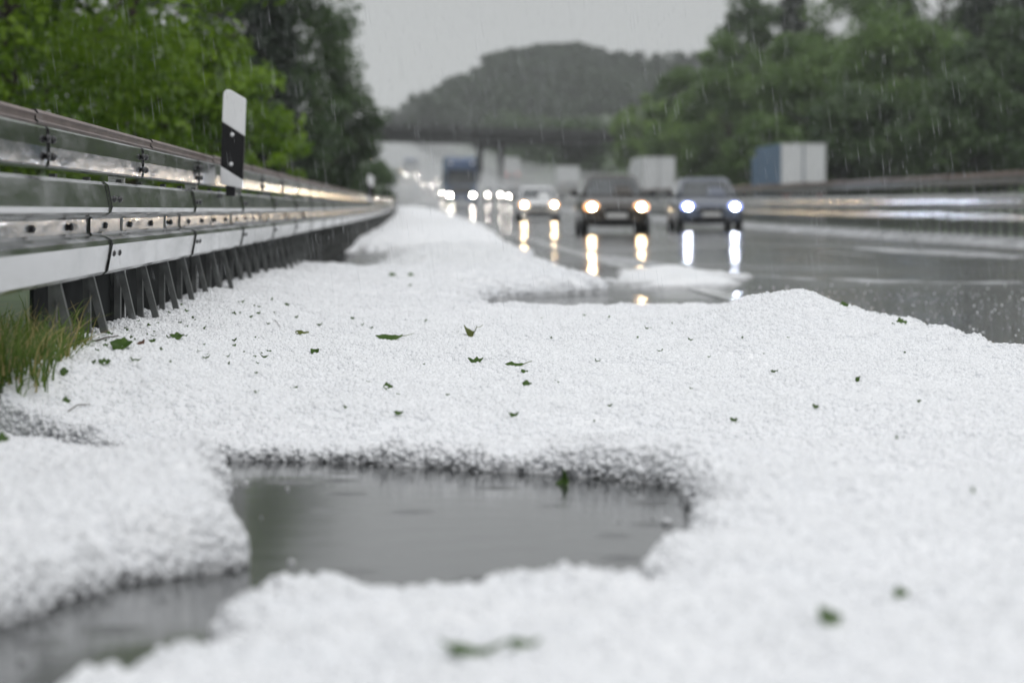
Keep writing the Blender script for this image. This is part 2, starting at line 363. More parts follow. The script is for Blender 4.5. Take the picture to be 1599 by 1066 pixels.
def pdist(px, py, pl):
    """signed distance to polygon, negative inside"""
    d = np.full(px.shape, 1e9); ins = np.zeros(px.shape, bool); n = len(pl)
    for i in range(n):
        ax, ay = pl[i]; bx, by = pl[(i + 1) % n]; ex, ey = bx - ax, by - ay
        t = np.clip(((px - ax) * ex + (py - ay) * ey) / (ex * ex + ey * ey + 1e-12), 0, 1)
        d = np.minimum(d, (px - ax - t * ex) ** 2 + (py - ay - t * ey) ** 2)
        c = ((ay > py) != (by > py)) & (px < ex * (py - ay) / (ey + 1e-12 * (ey == 0)) + ax); ins ^= c
    d = np.sqrt(d); return np.where(ins, -d, d)
EDGE_Y = [0, 12.0, 15, 17.5, 22, 24.5, 28, 37, 59, 95, 180, 260]
EDGE_X = [2.25, 2.1, 1.95, 1.88, 1.4, .75, .58, .25, -.30, -.95, -3.8, -8.4]
def hail_h(X, Y):
    o = X - rail_x(Y); zr = road_z(Y)
    n1 = vnoise(X, Y, .9, 1, 3); n2 = vnoise(X, Y, .22, 2, 3); n3 = vnoise(X, Y, .07, 3, 2)
    d = np.full(X.shape, 1e9)
    for w in WATERS: d = np.minimum(d, pdist(X, Y, w) + ((.018 - n2 * .055) * np.clip((-.72 - X) / .1, 0, 1) if w is CREV else 0))
    d = np.minimum(d, np.interp(Y, EDGE_Y, EDGE_X) - X)
    far = np.clip((Y - 12) / 30, 0, 1)
    d = d + (n2 * .075 + n3 * .012) * (1 + 3 * far) + n1 * .15 * far - .050 * (1 - far)
    front = o + .14 + n2 * .02
    T = .115 + .115 * np.exp(-(np.clip(o, 0, 9) / .42) ** 2) * np.clip((34 - Y) / 14, .15, 1) * np.clip((Y - 8.45) / .5, .05, 1) + .040 * n1 + .022 * n2
    T += .155 * np.exp(-((X - 1.28) / .36) ** 2 - ((Y - 14.3) / 1.0) ** 2) + .015 * np.exp(-((X - .7) / .9) ** 2 - ((Y - 15.5) / 2.0) ** 2) - .02 * np.exp(-((Y - 18.2) / 1.5) ** 2)
    T += .04 * np.exp(-((X - .1) / .5) ** 2 - ((Y - 27) / 5) ** 2) + .05 * np.clip((Y - 24) / 20, 0, 1) * np.clip((X - rail_x(Y)) / 1.2 - .4, 0, 1)
    T += .03 * np.exp(-((X + .72) / .3) ** 2 - ((Y - 6.4) / .9) ** 2)
    T -= .074 * np.exp(-((X - .25) / .9) ** 2 - ((Y - 8.5) / .6) ** 2)      # slumped rim behind the puddle
    T -= .035 * np.exp(-((X + .1) / .6) ** 2 - ((Y - 5.0) / .5) ** 2) + .03 * np.exp(-((X + .45) / .25) ** 2 - ((Y - 4.0) / .6) ** 2)
    T -= .065 * np.exp(-((X + 1.02) / .45) ** 2 - ((Y - 7.9) / .45) ** 2) * (Y < 8.6)
    T -= .05 * np.exp(-((X + 1.1) / .4) ** 2 - ((Y - 8.75) / .22) ** 2); T *= 1 - .06 * np.clip((Y - 20) / 3, 0, 1) * np.exp(-((X - .2) / .8) ** 2)
    lob = vnoise(X, Y, .30, 8, 2); d = d + (.11 * lob + .05 * n2) * np.exp(-((X + .75) / .45) ** 2 - ((Y - 6.3) / 1.4) ** 2); T += .045 * lob * np.exp(-((X + .75) / .5) ** 2 - ((Y - 6.3) / 1.3) ** 2)
    w = np.clip(.085 + .05 * n1 + .06 * np.clip((Y - 20) / 3, 0, 1) - .045 * np.exp(-((Y - 8.4) / .6) ** 2), .03, .2) * (1 + 3 * far)
    q = np.clip(d / w, 0, 1); p = np.sqrt(1 - (1 - q) ** 2)
    p2 = np.clip(front / .03, 0, 1)
    lump = .016 * n2 * np.exp(-np.clip(d, 0, 1) / .25) + .001 * n3 + .008 * n2 + .02 * n2 * far
    z = np.where(d > 0, .026 + (T - .026) * p + lump * p, -.05)
    z = np.where(front > 0, z * p2 - .02 * (1 - p2), -.05)
    return z + zr
ys = [2.2]
while ys[-1] < 9.5: ys.append(ys[-1] + .018)
while ys[-1] < 230: ys.append(ys[-1] * 1.0032)
ys = np.array(ys); offs = np.linspace(-.35, 3.9, 215)
YY = np.repeat(ys[:, None], len(offs), 1); XX = rail_x(ys)[:, None] + offs[None, :]
ZZ = hail_h(XX, YY)
n = len(offs); a = np.arange(len(ys) - 1)[:, None] * n + np.arange(n - 1)[None, :]
fq = np.stack([a, a + 1, a + 1 + n, a + n], -1).reshape(-1, 4)
below = (ZZ - road_z(YY)) < -.03
keep = ~below.ravel()[fq].all(1)
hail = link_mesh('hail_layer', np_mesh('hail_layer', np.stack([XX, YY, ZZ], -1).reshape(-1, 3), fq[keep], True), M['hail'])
tag(hail, kind='stuff')

# loose hailstones on the hail and along its rims (nobody could count them)
def stone_points(y0, y1, dens, spread):
    A = (y1 - y0) * 2 * (spread + .16 * (y0 + y1) / 2); k = int(A * dens * 2.6); rng2 = np.random.default_rng(3)
    y = RNG.uniform(y0, y1, k); hw = spread + .16 * y; x = RNG.uniform(-1, 1, k) * hw
    z = hail_h(x, y); ok = (z - road_z(y)) > .004
    gx = (hail_h(x + .008, y) - z) / .008; gy = (hail_h(x, y + .008) - z) / .008
    ok &= rng2.random(k) < np.sqrt(1 + np.clip(gx * gx + gy * gy, 0, 16)) / 2.6
    z = z - .002 * np.clip(np.hypot(gx, gy), 0, 3)
    ok &= (x - rail_x(y)) > -.15
    return np.stack([x, y, z], -1)[ok]
pts = [stone_points(2.6, 5, 7500, .4), stone_points(5, 9, 9500, .3), stone_points(9, 15, 13000, .2), stone_points(15, 20, 11000, .25), stone_points(20, 30, 4000, .3), stone_points(30, 45, 1200, .3)]
pv = np.concatenate(pts); pv[:, 2] += RNG.uniform(-.0040, .0022, len(pv))
def rim_stones(k):
    y = RNG.uniform(3.4, 9.3, k); x = RNG.uniform(-1.5, .75, k); dd = np.minimum(pdist(x, y, PUD), pdist(x, y, CREV)); m = (dd > -.14) & (dd < .16); x, y = x[m], y[m]
    z = hail_h(x, y); g = np.hypot((hail_h(x + .006, y) - z) / .006, (hail_h(x, y + .006) - z) / .006); m = (z > .018) & (g > .7) & (RNG.random(len(x)) < g / 6)
    x, y, z, g = x[m], y[m], z[m], np.minimum(g[m], 4)
    return np.stack([x, y, np.maximum(.022, z - RNG.random(len(x)) * .006 * g)], -1)
pv = np.concatenate([pv, rim_stones(900000)])
# stones and splashes lying in the water
k = 420; y = RNG.uniform(12.5, 26, k); x = RNG.uniform(.4, 4.2, k); z = hail_h(x, y); okw = (z < .0); wv = np.stack([x, y, road_z(y) + RNG.uniform(-.001, .004, k)], -1)[okw]
k2 = 260; y = RNG.uniform(4.2, 8.1, k2); x = RNG.uniform(-1.1, .6, k2); z = hail_h(x, y); dd = np.minimum(pdist(x, y, PUD), 0)
okp = (z < 0) & (dd > -.13) & (RNG.random(k2) < .5)
pv = np.concatenate([pv, wv, np.stack([x, y, np.full(k2, .024)], -1)[okp]])
me = bpy.data.meshes.new('hailstones'); me.vertices.add(len(pv)); me.vertices.foreach_set('co', pv.astype(np.float32).ravel())
sc_at = me.attributes.new('stone_size', 'FLOAT', 'POINT'); sc_at.data.foreach_set('value', (RNG.gamma(6, 1 / 6, len(pv)).clip(.45, 2.0) * .0053).astype(np.float32))
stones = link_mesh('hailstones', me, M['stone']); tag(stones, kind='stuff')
def scatter_group(name, m, sub=1):
    ng = bpy.data.node_groups.new(name, 'GeometryNodeTree')
    ng.interface.new_socket('Geometry', in_out='INPUT', socket_type='NodeSocketGeometry'); ng.interface.new_socket('Geometry', in_out='OUTPUT', socket_type='NodeSocketGeometry')
    N, L = ng.nodes.new, ng.links.new; gi = N('NodeGroupInput'); go = N('NodeGroupOutput')
    ico = N('GeometryNodeMeshIcoSphere'); ico.inputs['Radius'].default_value = 1; ico.inputs['Subdivisions'].default_value = sub
    sp = N('GeometryNodeSetShadeSmooth'); L(ico.outputs[0], sp.inputs[0])
    sm = N('GeometryNodeSetMaterial'); sm.inputs['Material'].default_value = m; L(sp.outputs[0], sm.inputs[0])
    ip = N('GeometryNodeInstanceOnPoints'); L(gi.outputs[0], ip.inputs['Points']); L(sm.outputs[0], ip.inputs['Instance'])
    at = N('GeometryNodeInputNamedAttribute'); at.data_type = 'FLOAT'; at.inputs['Name'].default_value = 'stone_size'
    rv = N('FunctionNodeRandomValue'); rv.data_type = 'FLOAT_VECTOR'; rv.inputs[0].default_value = (.78, .78, .7); rv.inputs[1].default_value = (1.25, 1.25, 1.15)
    ml = N('ShaderNodeVectorMath'); ml.operation = 'SCALE'; L(rv.outputs[0], ml.inputs[0]); L(at.outputs[0], ml.inputs['Scale']); L(ml.outputs[0], ip.inputs['Scale'])
    rr = N('FunctionNodeRandomValue'); rr.data_type = 'FLOAT_VECTOR'; rr.inputs[1].default_value = (6.28, 6.28, 6.28); L(rr.outputs[0], ip.inputs['Rotation'])
    L(ip.outputs[0], go.inputs[0]); return ng
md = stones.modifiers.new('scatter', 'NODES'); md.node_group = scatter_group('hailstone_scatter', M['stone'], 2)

# puddle: shallow water lying in the gap of the hail
pm = MB(); pp = PUD.tolist()
x0, x1, y0, y1 = -1.5, .62, 3.2, 8.35
pm.add([(x0, y0, .022), (x1, y0, .022), (x1, y1, .022), (x0, y1, .022)], [[0, 1, 2, 3]])
tag(pm.build('puddle_water', M['water']), kind='structure')

# thin slush sheets lying on the road
def slush(pts, h, seed, m='slush'):
    pl = poly(pts); mn, mx = pl.min(0) - .3, pl.max(0) + .3; nx, ny = 150, 220
    gx = np.linspace(mn[0], mx[0], nx); gy = np.linspace(mn[1], mx[1], ny); X, Y = np.meshgrid(gx, gy)
    s = float(min(mx - mn)); d = -pdist(X, Y, pl) + vnoise(X, Y * .3, s * .25, seed, 3) * s * .16 + vnoise(X, Y * .35, s * .07, seed + 3, 3) * s * .11 - s * .03
    z = np.where(d > 0, h * np.sqrt(np.clip(d / (s * .25), 0, 1)) * (1 + .35 * vnoise(X, Y, s * .12, seed + 1, 3)), -.02)
    a = np.arange(ny - 1)[:, None] * nx + np.arange(nx - 1)[None, :]; f = np.stack([a, a + 1, a + 1 + nx, a + nx], -1).reshape(-1, 4)
    kp = (z > -.019).ravel()[f].any(1)
    o = link_mesh('slush_patch', np_mesh('slush_patch', np.stack([X, Y, z + road_z(Y)], -1).reshape(-1, 3), f[kp], True), M[m]); tag(o, kind='stuff')
slush([G(950, 436, 0), G(985, 424, 0), G(1050, 419, 0), G(1120, 427, 0), G(1168, 443, 0), G(1100, 452, 0), G(1000, 452, 0)], .075, 21, 'hail')
slush([G(930, 401, 0), G(990, 405, 0), G(1050, 416, 0), G(1000, 418, 0), G(940, 410, 0)], .02, 24)
slush([G(1310, 389, 0), G(1420, 391, 0), G(1520, 397, 0), G(1590, 402, 0), G(1590, 405, 0), G(1480, 401, 0), G(1380, 395, 0)], .015, 27)
slush([G(1180, 432, 0), G(1330, 436, 0), G(1500, 441, 0), G(1620, 440, 0), G(1620, 442.5, 0), G(1450, 445, 0), G(1300, 439, 0)], .006, 31)
strip('median_hail', [10.95, 11.15, 11.4, 11.8, 12.1], [-.02, .07, .13, .15, -.02], np.arange(20, 330, 3), M['slush'], 'stuff')

# ------------------------------------------------------------------ left guard rail
def shell(front, t=.004):
    return front + [(x - t, z) for x, z in reversed(front)]
W_FRONT = [(-.078, .755), (-.03, .753), (-.014, .742), (-.006, .70), (0, .668), (-.004, .652), (-.02, .643), (-.066, .636), (-.074, .628), (-.074, .585), (-.066, .576),
           (-.02, .570), (-.004, .561), (0, .545), (-.008, .50), (-.016, .458), (-.03, .446), (-.078, .443)]
def place(o, Y, z=0): o.location = (float(rail_x(Y)), Y, float(road_z(Y)) + z); o.rotation_euler = (0, 0, math.atan(-rail_a(Y)))
def seg_rot(Y): return math.atan(-rail_a(Y + 2))
rail = thing('guard_rail', 'galvanised steel guard rail along the hail covered shoulder with struts and a tall upper beam', 'guard rail')
mb = MB().prism(shell(W_FRONT), 0, 4.03, 0, 1, (.007, 0)); beam0 = mb.build('beam', [M['steel'], M['cut_edge']], rail)
UP = [(-.095, .900), (-.052, .898), (-.045, .892), (-.043, .84), (-.045, .788), (-.052, .782), (-.095, .780)]
ub0 = MB().prism(shell(UP), 0, 3.18, 0, 1, (.005, 0)).build('upper_beam', [M['steel'], M['cut_edge']], rail)
cap_pf = [(-.15, .905), (-.09, .905), (-.085, .913), (-.093, .920), (-.093, .932), (-.085, .938), (-.093, .948), (-.15, .95)]
cap0 = MB().prism(cap_pf, 0, 3.99, 0, 1, (.003, .004)).build('cap_rail', [M['rust'], M['cut_edge']], rail)
st = MB(); st.box((-.085, 0, .24), (.022, .05, .50)); d = Vector((.085, 0, -.36)); Lr = d.length
st.box((-.032, -.012, .27), (.024, .045, Lr + .02), Matrix.Rotation(-math.atan2(.085, .36), 3, 'Y')); st.box((-.08, 0, .60), (.02, .07, .34))
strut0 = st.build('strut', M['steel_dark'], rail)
bolt0 = MB().ell((0, 0, 0), (.009, .016, .012), 10, 6).build('bolt', M['bolt'], rail)
def addbolt(parent, x, y, z, first=[True]):
    if first[0]: o = bolt0; first[0] = False; o.parent = parent
    else: o = bolt0.copy(); COL.objects.link(o); o.parent = parent
    o.location = (x, y, z); return o
first = True
for i, Y in enumerate(np.arange(2.6, 200, 4.0)):
    o = beam0 if first else dup(beam0, rail); first = False
    o.location = (float(rail_x(Y)), Y, float(road_z(Y + 2))); o.rotation_euler = (0, 0, math.atan(-(rail_x(Y + 4) - rail_x(Y)) / 4))
    o['_y'] = float(Y)
beams = sorted([c for c in rail.children if c.name.startswith('beam')], key=lambda c: c['_y'])
for c in beams: del c['_y']
for c in beams[1:7]:
    for yy in (.10, .30):
        addbolt(c, .003, yy, .695); addbolt(c, -.001, yy, .515)
    for yy in (.5, 1.45, 2.4, 3.4): addbolt(c, -.066, yy, .606)
first = True; ups = []
for Y in np.arange(2.9, 200, 3.15):
    o = ub0 if first else dup(ub0, rail); first = False; ups.append(o)
    o.location = (float(rail_x(Y)), Y, float(road_z(Y + 1.6))); o.rotation_euler = (0, 0, math.atan(-(rail_x(Y + 3.15) - rail_x(Y)) / 3.15))
for c in ups[2:8]:
    for yy in (-.07, .075):
        for zz in (.862, .812): addbolt(c, -.036, yy, zz)
first = True
for Y in np.arange(1.3, 200, 4.0):
    o = cap0 if first else dup(cap0, rail); first = False
    o.location = (float(rail_x(Y)), Y, float(road_z(Y + 2))); o.rotation_euler = (0, 0, math.atan(-(rail_x(Y + 4) - rail_x(Y)) / 4))
first = True; far_st = MB()
for Y in np.arange(9.68, 200, 1.02):
    if Y < 100:
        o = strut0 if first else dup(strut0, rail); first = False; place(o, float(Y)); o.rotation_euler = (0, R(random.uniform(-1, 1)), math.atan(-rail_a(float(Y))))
    else:
        b = Vector((float(rail_x(Y)), float(Y), float(road_z(Y)))); far_st.box(b + Vector((-.085, 0, .24)), (.022, .05, .5)); far_st.box(b + Vector((-.03, 0, .27)), (.024, .045, .38))
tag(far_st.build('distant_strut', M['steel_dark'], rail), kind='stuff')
first = True
pst = MB(); pst.box((-.13, 0, .45), (.06, .06, .88)); post0 = pst.build('post', M['steel'], rail)
for Y in np.arange(4.2, 200, 4.0):
    o = post0 if first else dup(post0, rail); first = False; place(o, float(Y))
first = True
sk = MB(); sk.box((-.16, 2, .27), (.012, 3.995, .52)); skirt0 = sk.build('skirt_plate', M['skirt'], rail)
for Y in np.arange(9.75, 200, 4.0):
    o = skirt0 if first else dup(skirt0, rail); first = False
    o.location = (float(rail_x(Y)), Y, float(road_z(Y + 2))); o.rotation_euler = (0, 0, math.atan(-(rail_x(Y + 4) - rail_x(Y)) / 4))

# delineator posts on the rail
def delineator(Y, x, label):
    t = thing('delineator_post', label, 'delineator post', ((x - CX) / F * Y, Y, float(road_z(Y))), 0, 'delineator posts on the guard rail')
    t.rotation_euler = (0, R(2.4), 0)
    t.location.x -= .03
    def slab(name, pts, m, d0=-.018, d1=.03):
        mb = MB(); mb.prism(pts, d0, d1); o = mb.build(name, m, t)
        bv = o.modifiers.new('b', 'BEVEL'); bv.width = .004; bv.segments = 2; bv.limit_method = 'ANGLE'
        return o
    # the outline leans by the thing's own tilt; x across, z up
    slab('head', [(-.06, 1.12), (.06, 1.05), (.06, 1.236), (.056, 1.247), (-.022, 1.288), (-.035, 1.291), (-.050, 1.286), (-.058, 1.275), (-.06, 1.258)], M['white_pl'])
    slab('black_band', [(-.06, .888), (.06, .82), (.06, 1.05), (-.06, 1.12)], M['black_pl'], -.019, .029)
    slab('base_plate', [(-.06, .80), (-.055, .79), (.06, .775), (.06, .82), (-.06, .888)], M['white_pl'])
    MB().box((-.002, 0, .762), (.05, .03, .06)).build('foot', M['black_pl'], t)
    for z in (1.055, .90):
        MB().ell((-.004, -.02, z), (.011, .005, .011), 12, 6).build('reflector_stud', M['stud'], t)
    return t
delineator(16.9, 361, 'white and black delineator post standing tall on the guard rail close to the camera')
delineator(60.0, 577.5, 'small blurred white delineator post far along the guard rail below the dark trees')

# ------------------------------------------------------------------ median guard rail on the right
mr = thing('guard_rail', 'dark steel median guard rail on the right with bright headlight reflections on its beams', 'guard rail')
def msec(name, pf, m):
    return MB().prism(pf, 0, 8.0, 0, 1, (-.006, 0)).build(name, m, mr)
mw = msec('beam', [(-x, z + .18) for x, z in shell(W_FRONT)], [M['steel'], M['cut_edge']])
ml = msec('lower_beam', [(-.0, .55), (.0, .43), (.05, .42), (.05, .56)], [M['steel'], M['cut_edge']])
mt = msec('upper_beam', [(.02, 1.24), (.02, 1.10), (.14, 1.10), (.14, 1.24)], [M['steel_dark'], M['cut_edge']])
mc = msec('cap_rail', [(.05, 1.34), (.05, 1.26), (.19, 1.26), (.19, 1.34)], [M['rust'], M['cut_edge']])
first = True
for Y in np.arange(26, 330, 8.0):
    rz = math.atan(-(rail_x(Y + 8) - rail_x(Y)) / 8)
    for p in (mw, ml, mt, mc):
        o = p if first else dup(p, mr); o.location = (float(rail_x(Y)) + 11.85, Y, float(road_z(Y + 4))); o.rotation_euler = (0, 0, rz)
    first = False
mp_ = MB(); mp_.box((.10, 0, .66), (.07, .05, 1.32)); mpost = mp_.build('post', M['steel_dark'], mr); first = True; fm = MB()
for Y in np.arange(44, 330, 1.05):
    b = (float(rail_x(Y)) + 11.85, float(Y), float(road_z(Y)))
    if Y < 140:
        o = mpost if first else dup(mpost, mr); first = False; o.location = b
    else: fm.box((b[0] + .1, b[1], b[2] + .6), (.07, .05, 1.2))
tag(fm.build('distant_post', M['steel_dark'], mr), kind='stuff')

# ------------------------------------------------------------------ trees
def leaf_quads(c, nrm, size, rng, asp=.6):
    """c (N,3) centres -> quads with random orientation, biased along nrm"""
    n = len(c); r = rng.normal(size=(n, 3)); nn = nrm * 1.0 + r * .9; nn /= np.linalg.norm(nn, axis=1, keepdims=True) + 1e-9
    t = np.cross(nn, rng.normal(size=(n, 3))); t /= np.linalg.norm(t, axis=1, keepdims=True) + 1e-9; b = np.cross(nn, t)
    s = (size * rng.uniform(.6, 1.35, n))[:, None]; l = t * s; w = b * s * asp
    v = np.stack([c - l, c + w * .9 - l * .1, c + l, c - w * .9 - l * .1], 1).reshape(-1, 3)
    f = np.arange(n * 4).reshape(-1, 4); return v, f
def crown_arrays(h0, h1, rx, nl, size, seed, clumps=45, shape='round'):
    rng = np.random.default_rng(seed); C = []
    hc, rz = (h0 + h1) / 2, (h1 - h0) / 2
    if shape == 'cone':
        t = rng.random(nl) ** 1.25; z = h0 + (h1 - h0) * t
        tiers = 15; ti = np.floor(t * tiers); fr = t * tiers - ti
        rad = rx * (1 - t) ** .9 * (.55 + .45 * (1 - fr)) + .12
        a = rng.uniform(0, 6.283, nl); a = a + .25 * np.sin(a * 7 + ti * 2.1); q = rad * np.sqrt(rng.uniform(.12, 1, nl)) * (.75 + .25 * np.sin(a * 5 + ti * 1.7))
        c = np.stack([q * np.cos(a), q * np.sin(a), z - .28 * q], -1); nr = np.stack([np.cos(a) * .6, np.sin(a) * .6, np.ones(nl)], -1)
        return leaf_quads(c, nr, size, rng, .35)
    per = nl // clumps; cs, ns = [], []
    for i in range(clumps):
        u = rng.normal(size=3); u /= np.linalg.norm(u); q = rng.uniform(.45, 1.0) ** .7
        cc = np.array([u[0] * rx * q, u[1] * rx * q, hc + u[2] * rz * q]); cr_ = rx * rng.uniform(.20, .40)
        p = rng.normal(size=(per, 3)); p /= np.linalg.norm(p, axis=1, keepdims=True); p *= (rng.random((per, 1)) ** .45)
        p[:, 2] *= .75
        cs.append(cc + p * cr_); ns.append(p + np.array([0, 0, .5]))
    return leaf_quads(np.concatenate(cs), np.concatenate(ns), size, rng)
_cr = {}
def tree(name, label, base, h0, h1, rx, lm, nl=9000, size=.12, seed=0, clumps=45, shape='round', group=None, trunk=.18, sx=1.0):
    t = thing(name, label, 'tree' if 'shrub' not in name else 'shrub', base, random.uniform(0, 6.28), group)
    v, f = crown_arrays(h0, h1, rx, nl, size, seed, clumps, shape)
    link_mesh('crown', np_mesh('crown', v, f), lm, t)
    tb = MB(); top = h0 + (h1 - h0) * (.72 if shape == 'round' else .95)
    tb.tube([(0, 0, -.8), (.04, .02, h0 * .5), (-.05, .05, (h0 + top) / 2), (.02, 0, top)], [trunk * 1.25, trunk, trunk * .65, trunk * .15], 8)
    if shape == 'round':
        r = random.Random(seed)
        for k in range(7):
            a = r.uniform(0, 6.28); z0 = h0 * .8 + (top - h0 * .8) * r.random() * .7; l = rx * r.uniform(.5, .85)
            tb.tube([(0, 0, z0), (math.cos(a) * l * .5, math.sin(a) * l * .5, z0 + l * .3), (math.cos(a) * l, math.sin(a) * l, z0 + l * .75)], [trunk * .45, trunk * .28, trunk * .08], 6)
    tb.build('trunk', M['bark'], t, recalc=False)
    return t
def gz(Y, off): return float(road_z(Y)) + float(np.interp(off, [-60, -14, -4, -1.2, -.45, -.1, 26.0, 27.5, 32, 45, 80, 300], [3.5, 1.6, .5, .2, .14, -.1, -.1, -.05, 1.2, 5, 10, 14]))
def by_off(Y, off): return (float(rail_x(Y)) + off, Y, gz(Y, off))
def by_px(x, Y):
    X = (x - CX) / F * Y; return (X, Y, gz(Y, X - float(rail_x(Y))))
GL, GR = 'trees behind the left guard rail', 'trees along the far side of the opposite carriageway'
# left, fresh green
tree('leafy_tree', 'bright fresh green leafy tree filling the upper left corner', by_px(20, 33), .3, 7.5, 2.5, L_['bright'], 26000, .062, 1, 80, group=GL, trunk=.13)
tree('leafy_tree', 'bright green leafy tree right behind the near delineator post', by_px(205, 41), .2, 7.0, 2.0, L_['bright'], 24000, .066, 2, 70, group=GL, trunk=.12)
tree('shrub', 'low fresh green shrub whose sprigs reach out before the dark trees', by_px(330, 47), .2, 2.5, 1.15, L_['bright'], 7000, .062, 3, 34, group=GL, trunk=.05)
tree('shrub', 'small yellow green bush low behind the guard rail left of the dark trees', by_px(418, 54), .2, 1.75, .75, L_['bright'], 3000, .06, 13, 20, group=GL, trunk=.04)
tree('leafy_tree', 'dark leafy tree in the shade at the far left edge behind the rail', by_px(-90, 42), .2, 8, 2.2, L_['dark'], 15000, .08, 4, 50, group=GL)
# left, dark
tree('conifer', 'dark conifer whose pointed top rises behind the bright green trees', by_px(420, 96), .3, 11, 2.3, L_['needle'], 12000, .16, 5, shape='cone', group=GL)
tree('leafy_tree', 'tall dark green tree between the bright green trees and the overpass', by_px(405, 104), .4, 9.8, 2.9, L_['dark'], 22000, .10, 6, 80, group=GL)
tree('leafy_tree', 'dark rounded tree nearest the overpass with crown edge against grey sky', by_px(498, 118), .3, 6.4, 2.1, L_['dark'], 18000, .10, 7, 64, group=GL)
tree('leafy_tree', 'dark tree behind the bright shrub, crown running out of the picture top', by_px(315, 88), .3, 10, 2.4, L_['dark'], 16000, .10, 8, 60, group=GL)
tree('shrub', 'dark low shrub at the bend of the guard rail under the overpass end', by_px(560, 140), .1, 2.6, 1.6, L_['dark'], 5000, .09, 9, 26, group=GL, trunk=.06)
# right
RT = [('leafy_tree', 'big rounded green tree above and right of the blue sided trailer', 1405, 205, .5, 12.2, 4.7, 'mid', 41),
      ('leafy_tree', 'broad mid green tree behind the blue sided trailer', 1275, 225, .5, 12.2, 4.6, 'mid', 42),
      ('leafy_tree', 'grey green tree whose crown starts the right hand tree row beside the sky', 1140, 262, .5, 14.4, 4.2, 'mid', 43),
      ('leafy_tree', 'lighter green lower tree left of the blue sided trailer', 1105, 282, .3, 8.4, 3.6, 'light', 44),
      ('leafy_tree', 'light green bushy tree over the right end of the overpass', 1052, 330, .3, 9.4, 3.8, 'light', 45),
      ('shrub', 'pale green round shrub before the overpass deck', 1000, 395, .3, 11.2, 3.4, 'light', 46),
      ('leafy_tree', 'dark green tree at the right picture edge above the median rail', 1600, 190, .5, 9.6, 4.4, 'dark', 47),
      ('leafy_tree', 'low dark tree filling the gap under the big rounded tree', 1355, 190, .2, 7.0, 3.6, 'dark', 48),
      ('leafy_tree', 'low dark tree above the median rail near the right edge', 1520, 172, .2, 6.6, 3.4, 'dark', 49),
      ('leafy_tree', 'shaded tree standing right behind the white trailer doors', 1200, 215, .2, 6.2, 2.6, 'mid', 50),
      ('leafy_tree', 'tall dark tree behind the start of the right tree row', 1172, 285, .5, 19.0, 4.2, 'dark', 51),
      ('conifer', 'broad dark conifer rising behind the right tree row, top out of the picture', 1238, 270, .5, 22.5, 5.0, 'needle', 52),
      ('conifer', 'very dark tall conifer in the upper right corner', 1530, 235, .5, 22, 4.4, 'needle', 53),
      ('conifer', 'very dark tall conifer cut off by the right picture edge', 1610, 225, .5, 22, 4.4, 'needle', 54),
      ('leafy_tree', 'tall tree behind the big rounded one, reaching past the picture top', 1345, 262, .5, 17.0, 5.2, 'mid', 55),
      ('leafy_tree', 'tall dark tree behind the right row, closing its gap near the right picture edge', 1472, 248, .5, 27.0, 6.6, 'dark', 57),
      ('leafy_tree', 'small dull green tree between the light bushes and the grey green tree', 1065, 290, .3, 11.8, 3.6, 'mid', 56)]
for nm, lb, px, Y, h0, h1, rx, lm, sd in RT:
    tree(nm, lb, by_px(px, Y), h0, h1, rx, L_[lm], 15000 if nm != 'conifer' else 10000, .21 if nm != 'conifer' else .25, sd, 60, 'cone' if nm == 'conifer' else 'round', GR, .22)

# wooded hill beyond the bridge
hx = np.linspace(-330, 420, 90); hy = np.linspace(900, 1750, 40); HX, HY = np.meshgrid(hx, hy)
def hill_z(X, Y):
    rid = np.interp(X, [-330, -120, -51, -42, -26, -3, 13, 27, 38, 75, 130, 420], [14, 16, 21, 28, 37.5, 48.5, 52, 53, 50, 49, 52, 60])
    t = np.clip((Y - 930) / 370, 0, 1); s = t * t * (3 - 2 * t); base = road_z(Y) - 1.5
    return base * (1 - s) + np.maximum(rid, base * .9) * s + 2.0 * vnoise(X, Y, 60, 5, 2)
HZ_ = hill_z(HX, HY); nh = len(hx); a = np.arange(len(hy) - 1)[:, None] * nh + np.arange(nh - 1)[None, :]
tag(link_mesh('hill', np_mesh('hill', np.stack([HX, HY, HZ_], -1).reshape(-1, 3), np.stack([a, a + 1, a + 1 + nh, a + nh], -1).reshape(-1, 4), True), M['hill']), kind='structure')
def forest(name, spots, lm, variants):
    V, Fc, b = [], [], 0
    for (x, y, z, s, k) in spots:
        v, f = variants[k]; ca, sa = math.cos(x * 9.1), math.sin(x * 9.1)
        vv = np.stack([(v[:, 0] * ca - v[:, 1] * sa) * s + x, (v[:, 0] * sa + v[:, 1] * ca) * s + y, v[:, 2] * s + z], -1); V.append(vv); Fc.append(f + b); b += len(v)
    tag(link_mesh(name, np_mesh(name, np.concatenate(V), np.concatenate(Fc)), lm), kind='stuff')
vr = [crown_arrays(1, 13, 4.6, 520, .75, 70 + i, 16) for i in range(4)]
vc = [crown_arrays(1, 19, 4.2, 420, .8, 80 + i, shape='cone') for i in range(3)]
sp1, sp2, sp3 = [], [], []
for i in range(2300):
    x = random.uniform(-120, 330); y = 940 + 400 * random.random() ** .8; z = float(hill_z(np.array(x), np.array(y))); q = random.random()
    if (z + 14) / y > (float(hill_z(np.array(x * 1300 / y), np.array(1300.))) + 14.5) / 1300: continue
    w_ = sp1 if q < .62 else sp3 if q < .86 else sp2; w_.append((x, y, z - 1, random.uniform(.75, 1.5) if w_ is not sp2 else random.uniform(.55, .85), random.randrange(3)))
forest('hill_forest', sp1 + sp3, L_['hill'], vr); forest('hill_conifer_forest', sp2, L_['needle'], vc)
